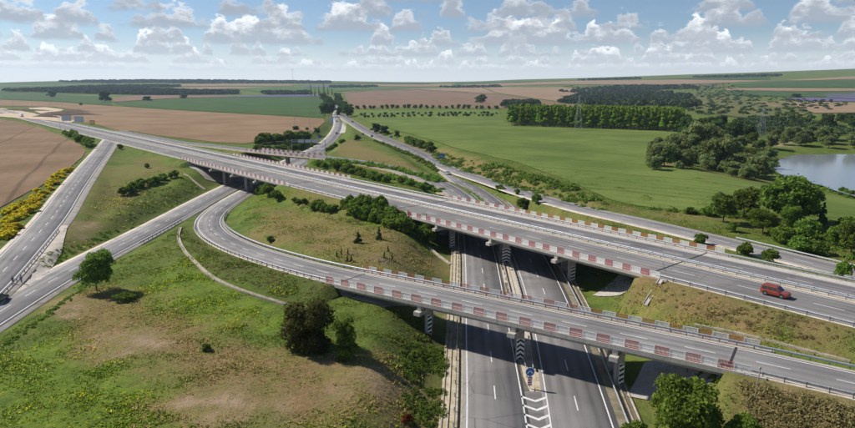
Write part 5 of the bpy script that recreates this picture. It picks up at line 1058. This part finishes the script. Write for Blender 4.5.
# gantry with three boards over the slip road
gl, gr = G(292, 151), G(331, 149); gr[1] = gl[1]; gt = thing('sign_gantry', 'sign gantry with three pale boards across the far slip road', 'gantry', tuple(gl)); Wg = gr[0]-gl[0]
for x in (0, Wg): MB().bar((x, 0, -.5), (x, 0, 7.2), .18, 8).build('mast', M['steel'], gt)
for z in (6.2, 7.2): MB().bar((0, 0, z), (Wg, 0, z), .13, 6).build('beam', M['steel'], gt)
for i in range(3): MB().box((Wg*(.28+.21*i), -.25, 6.6), (Wg*.17, .08, 2.2)).build('board', M['sign_back'], gt)
# ------------------------------------------------------------------ pylons, masts, poles
def pylon(label, pos, h):
    root = thing('power_pylon', label, 'pylon', tuple(pos)); r = .065
    wv = lambda z: 2.6*(1-z/h)**1.15+.35; zs = [0, h*.16, h*.31, h*.45, h*.57, h*.68, h*.77, h*.85, h*.93, h]
    for sx in (-1, 1):
        for sy in (-1, 1):
            m = MB()
            for a, b in zip(zs, zs[1:]): m.bar((sx*wv(a), sy*wv(a), a-.0), (sx*wv(b), sy*wv(b), b), r)
            m.build('leg', M['steel'], root)
    m = MB()
    for a, b in zip(zs, zs[1:]):
        for s in (-1, 1):
            for q in (-1, 1): m.bar((q*wv(a), s*wv(a), a), (-q*wv(b), s*wv(b), b), r*.55); m.bar((s*wv(a), q*wv(a), a), (s*wv(b), -q*wv(b), b), r*.55)
    tag(m.build('lattice', M['steel'], root), kind='stuff')
    for z, w in ((h*.74, 4.6), (h*.84, 5.4), (h*.94, 3.8)):
        m = MB()
        for s in (-1, 1): m.bar((0, .3, z), (s*w, 0, z+.2), r*.8); m.bar((0, -.3, z), (s*w, 0, z+.2), r*.8); m.bar((0, 0, z+1.2), (s*w, 0, z+.2), r*.7); m.bar((s*w, 0, z+.2), (s*w, 0, z-1.3), .12, 6)
        m.build('cross_arm', M['steel'], root)
pylon('lattice power pylon standing in the bright green field', G(578, 130), 30); pylon('lattice power pylon behind the willows', G(760.5, 140.5), 25)
for (x, y), h, lb in (((295, 129.5), 52, 'thin tall lattice mast in the tan field'), ((14, 113), 26, 'leftmost thin pole by the earth yard'), ((33, 110.5), 30, 'second thin pole by the earth yard'), ((50, 108), 22, 'third thin pole behind the earth yard'), ((62.5, 108), 22, 'fourth thin pole behind the earth yard'), ((60.5, 130.3), 10, 'lamp post on the near verge of the far main road'), ((89.5, 130), 10, 'lamp post right of the large sign boards'), ((310, 131.5), 16, 'thin pole beside the thin tall mast')):
    b_ = G(x, y); root = thing('pole', lb, 'pole', tuple(b_)); MB().bar((0, 0, -.5), (0, 0, h), .16, 8, .07).build('shaft', M['steel'], root); MB().box((0, 0, h-.4), (2.4, .12, .12)).build('cross_bar', M['steel'], root)
pp = G(754, 399); root = thing('pole', 'thin leaning pale pole on the bank at the bottom right', 'pole', tuple(pp)); MB().bar((0, 0, -.4), (.35, 0, 4.2), .07, 8, .05).build('shaft', M['bark_pale'], root); MB().box((.33, 0, 4.0), (.3, .1, .2)).build('cap', M['sign_back'], root)
# ------------------------------------------------------------------ haze
hzm = bpy.data.materials.new('haze_air'); hzm.use_nodes = True; T = NT(hzm.node_tree); T.n.clear()
pv = T.new('ShaderNodeVolumePrincipled'); pv.inputs['Color'].default_value = (.60, .78, 1.0, 1); pv.inputs['Density'].default_value = 5.4e-5; pv.inputs['Anisotropy'].default_value = .25
T.l.new(pv.outputs[0], T.new('ShaderNodeOutputMaterial').inputs['Volume'])
zlo, zhi = float(GZ.min())-1.0, max(float(GZ.max())+45, 80)
hb = MB().box((0, (GY[0]+GY[-1])/2, (zlo+zhi)/2), (GX[-1]-GX[0]+200, GY[-1]-GY[0]+200, zhi-zlo)).build('haze', hzm); tag(hb, 'thin blue haze over the far hills', 'haze', kind='stuff')
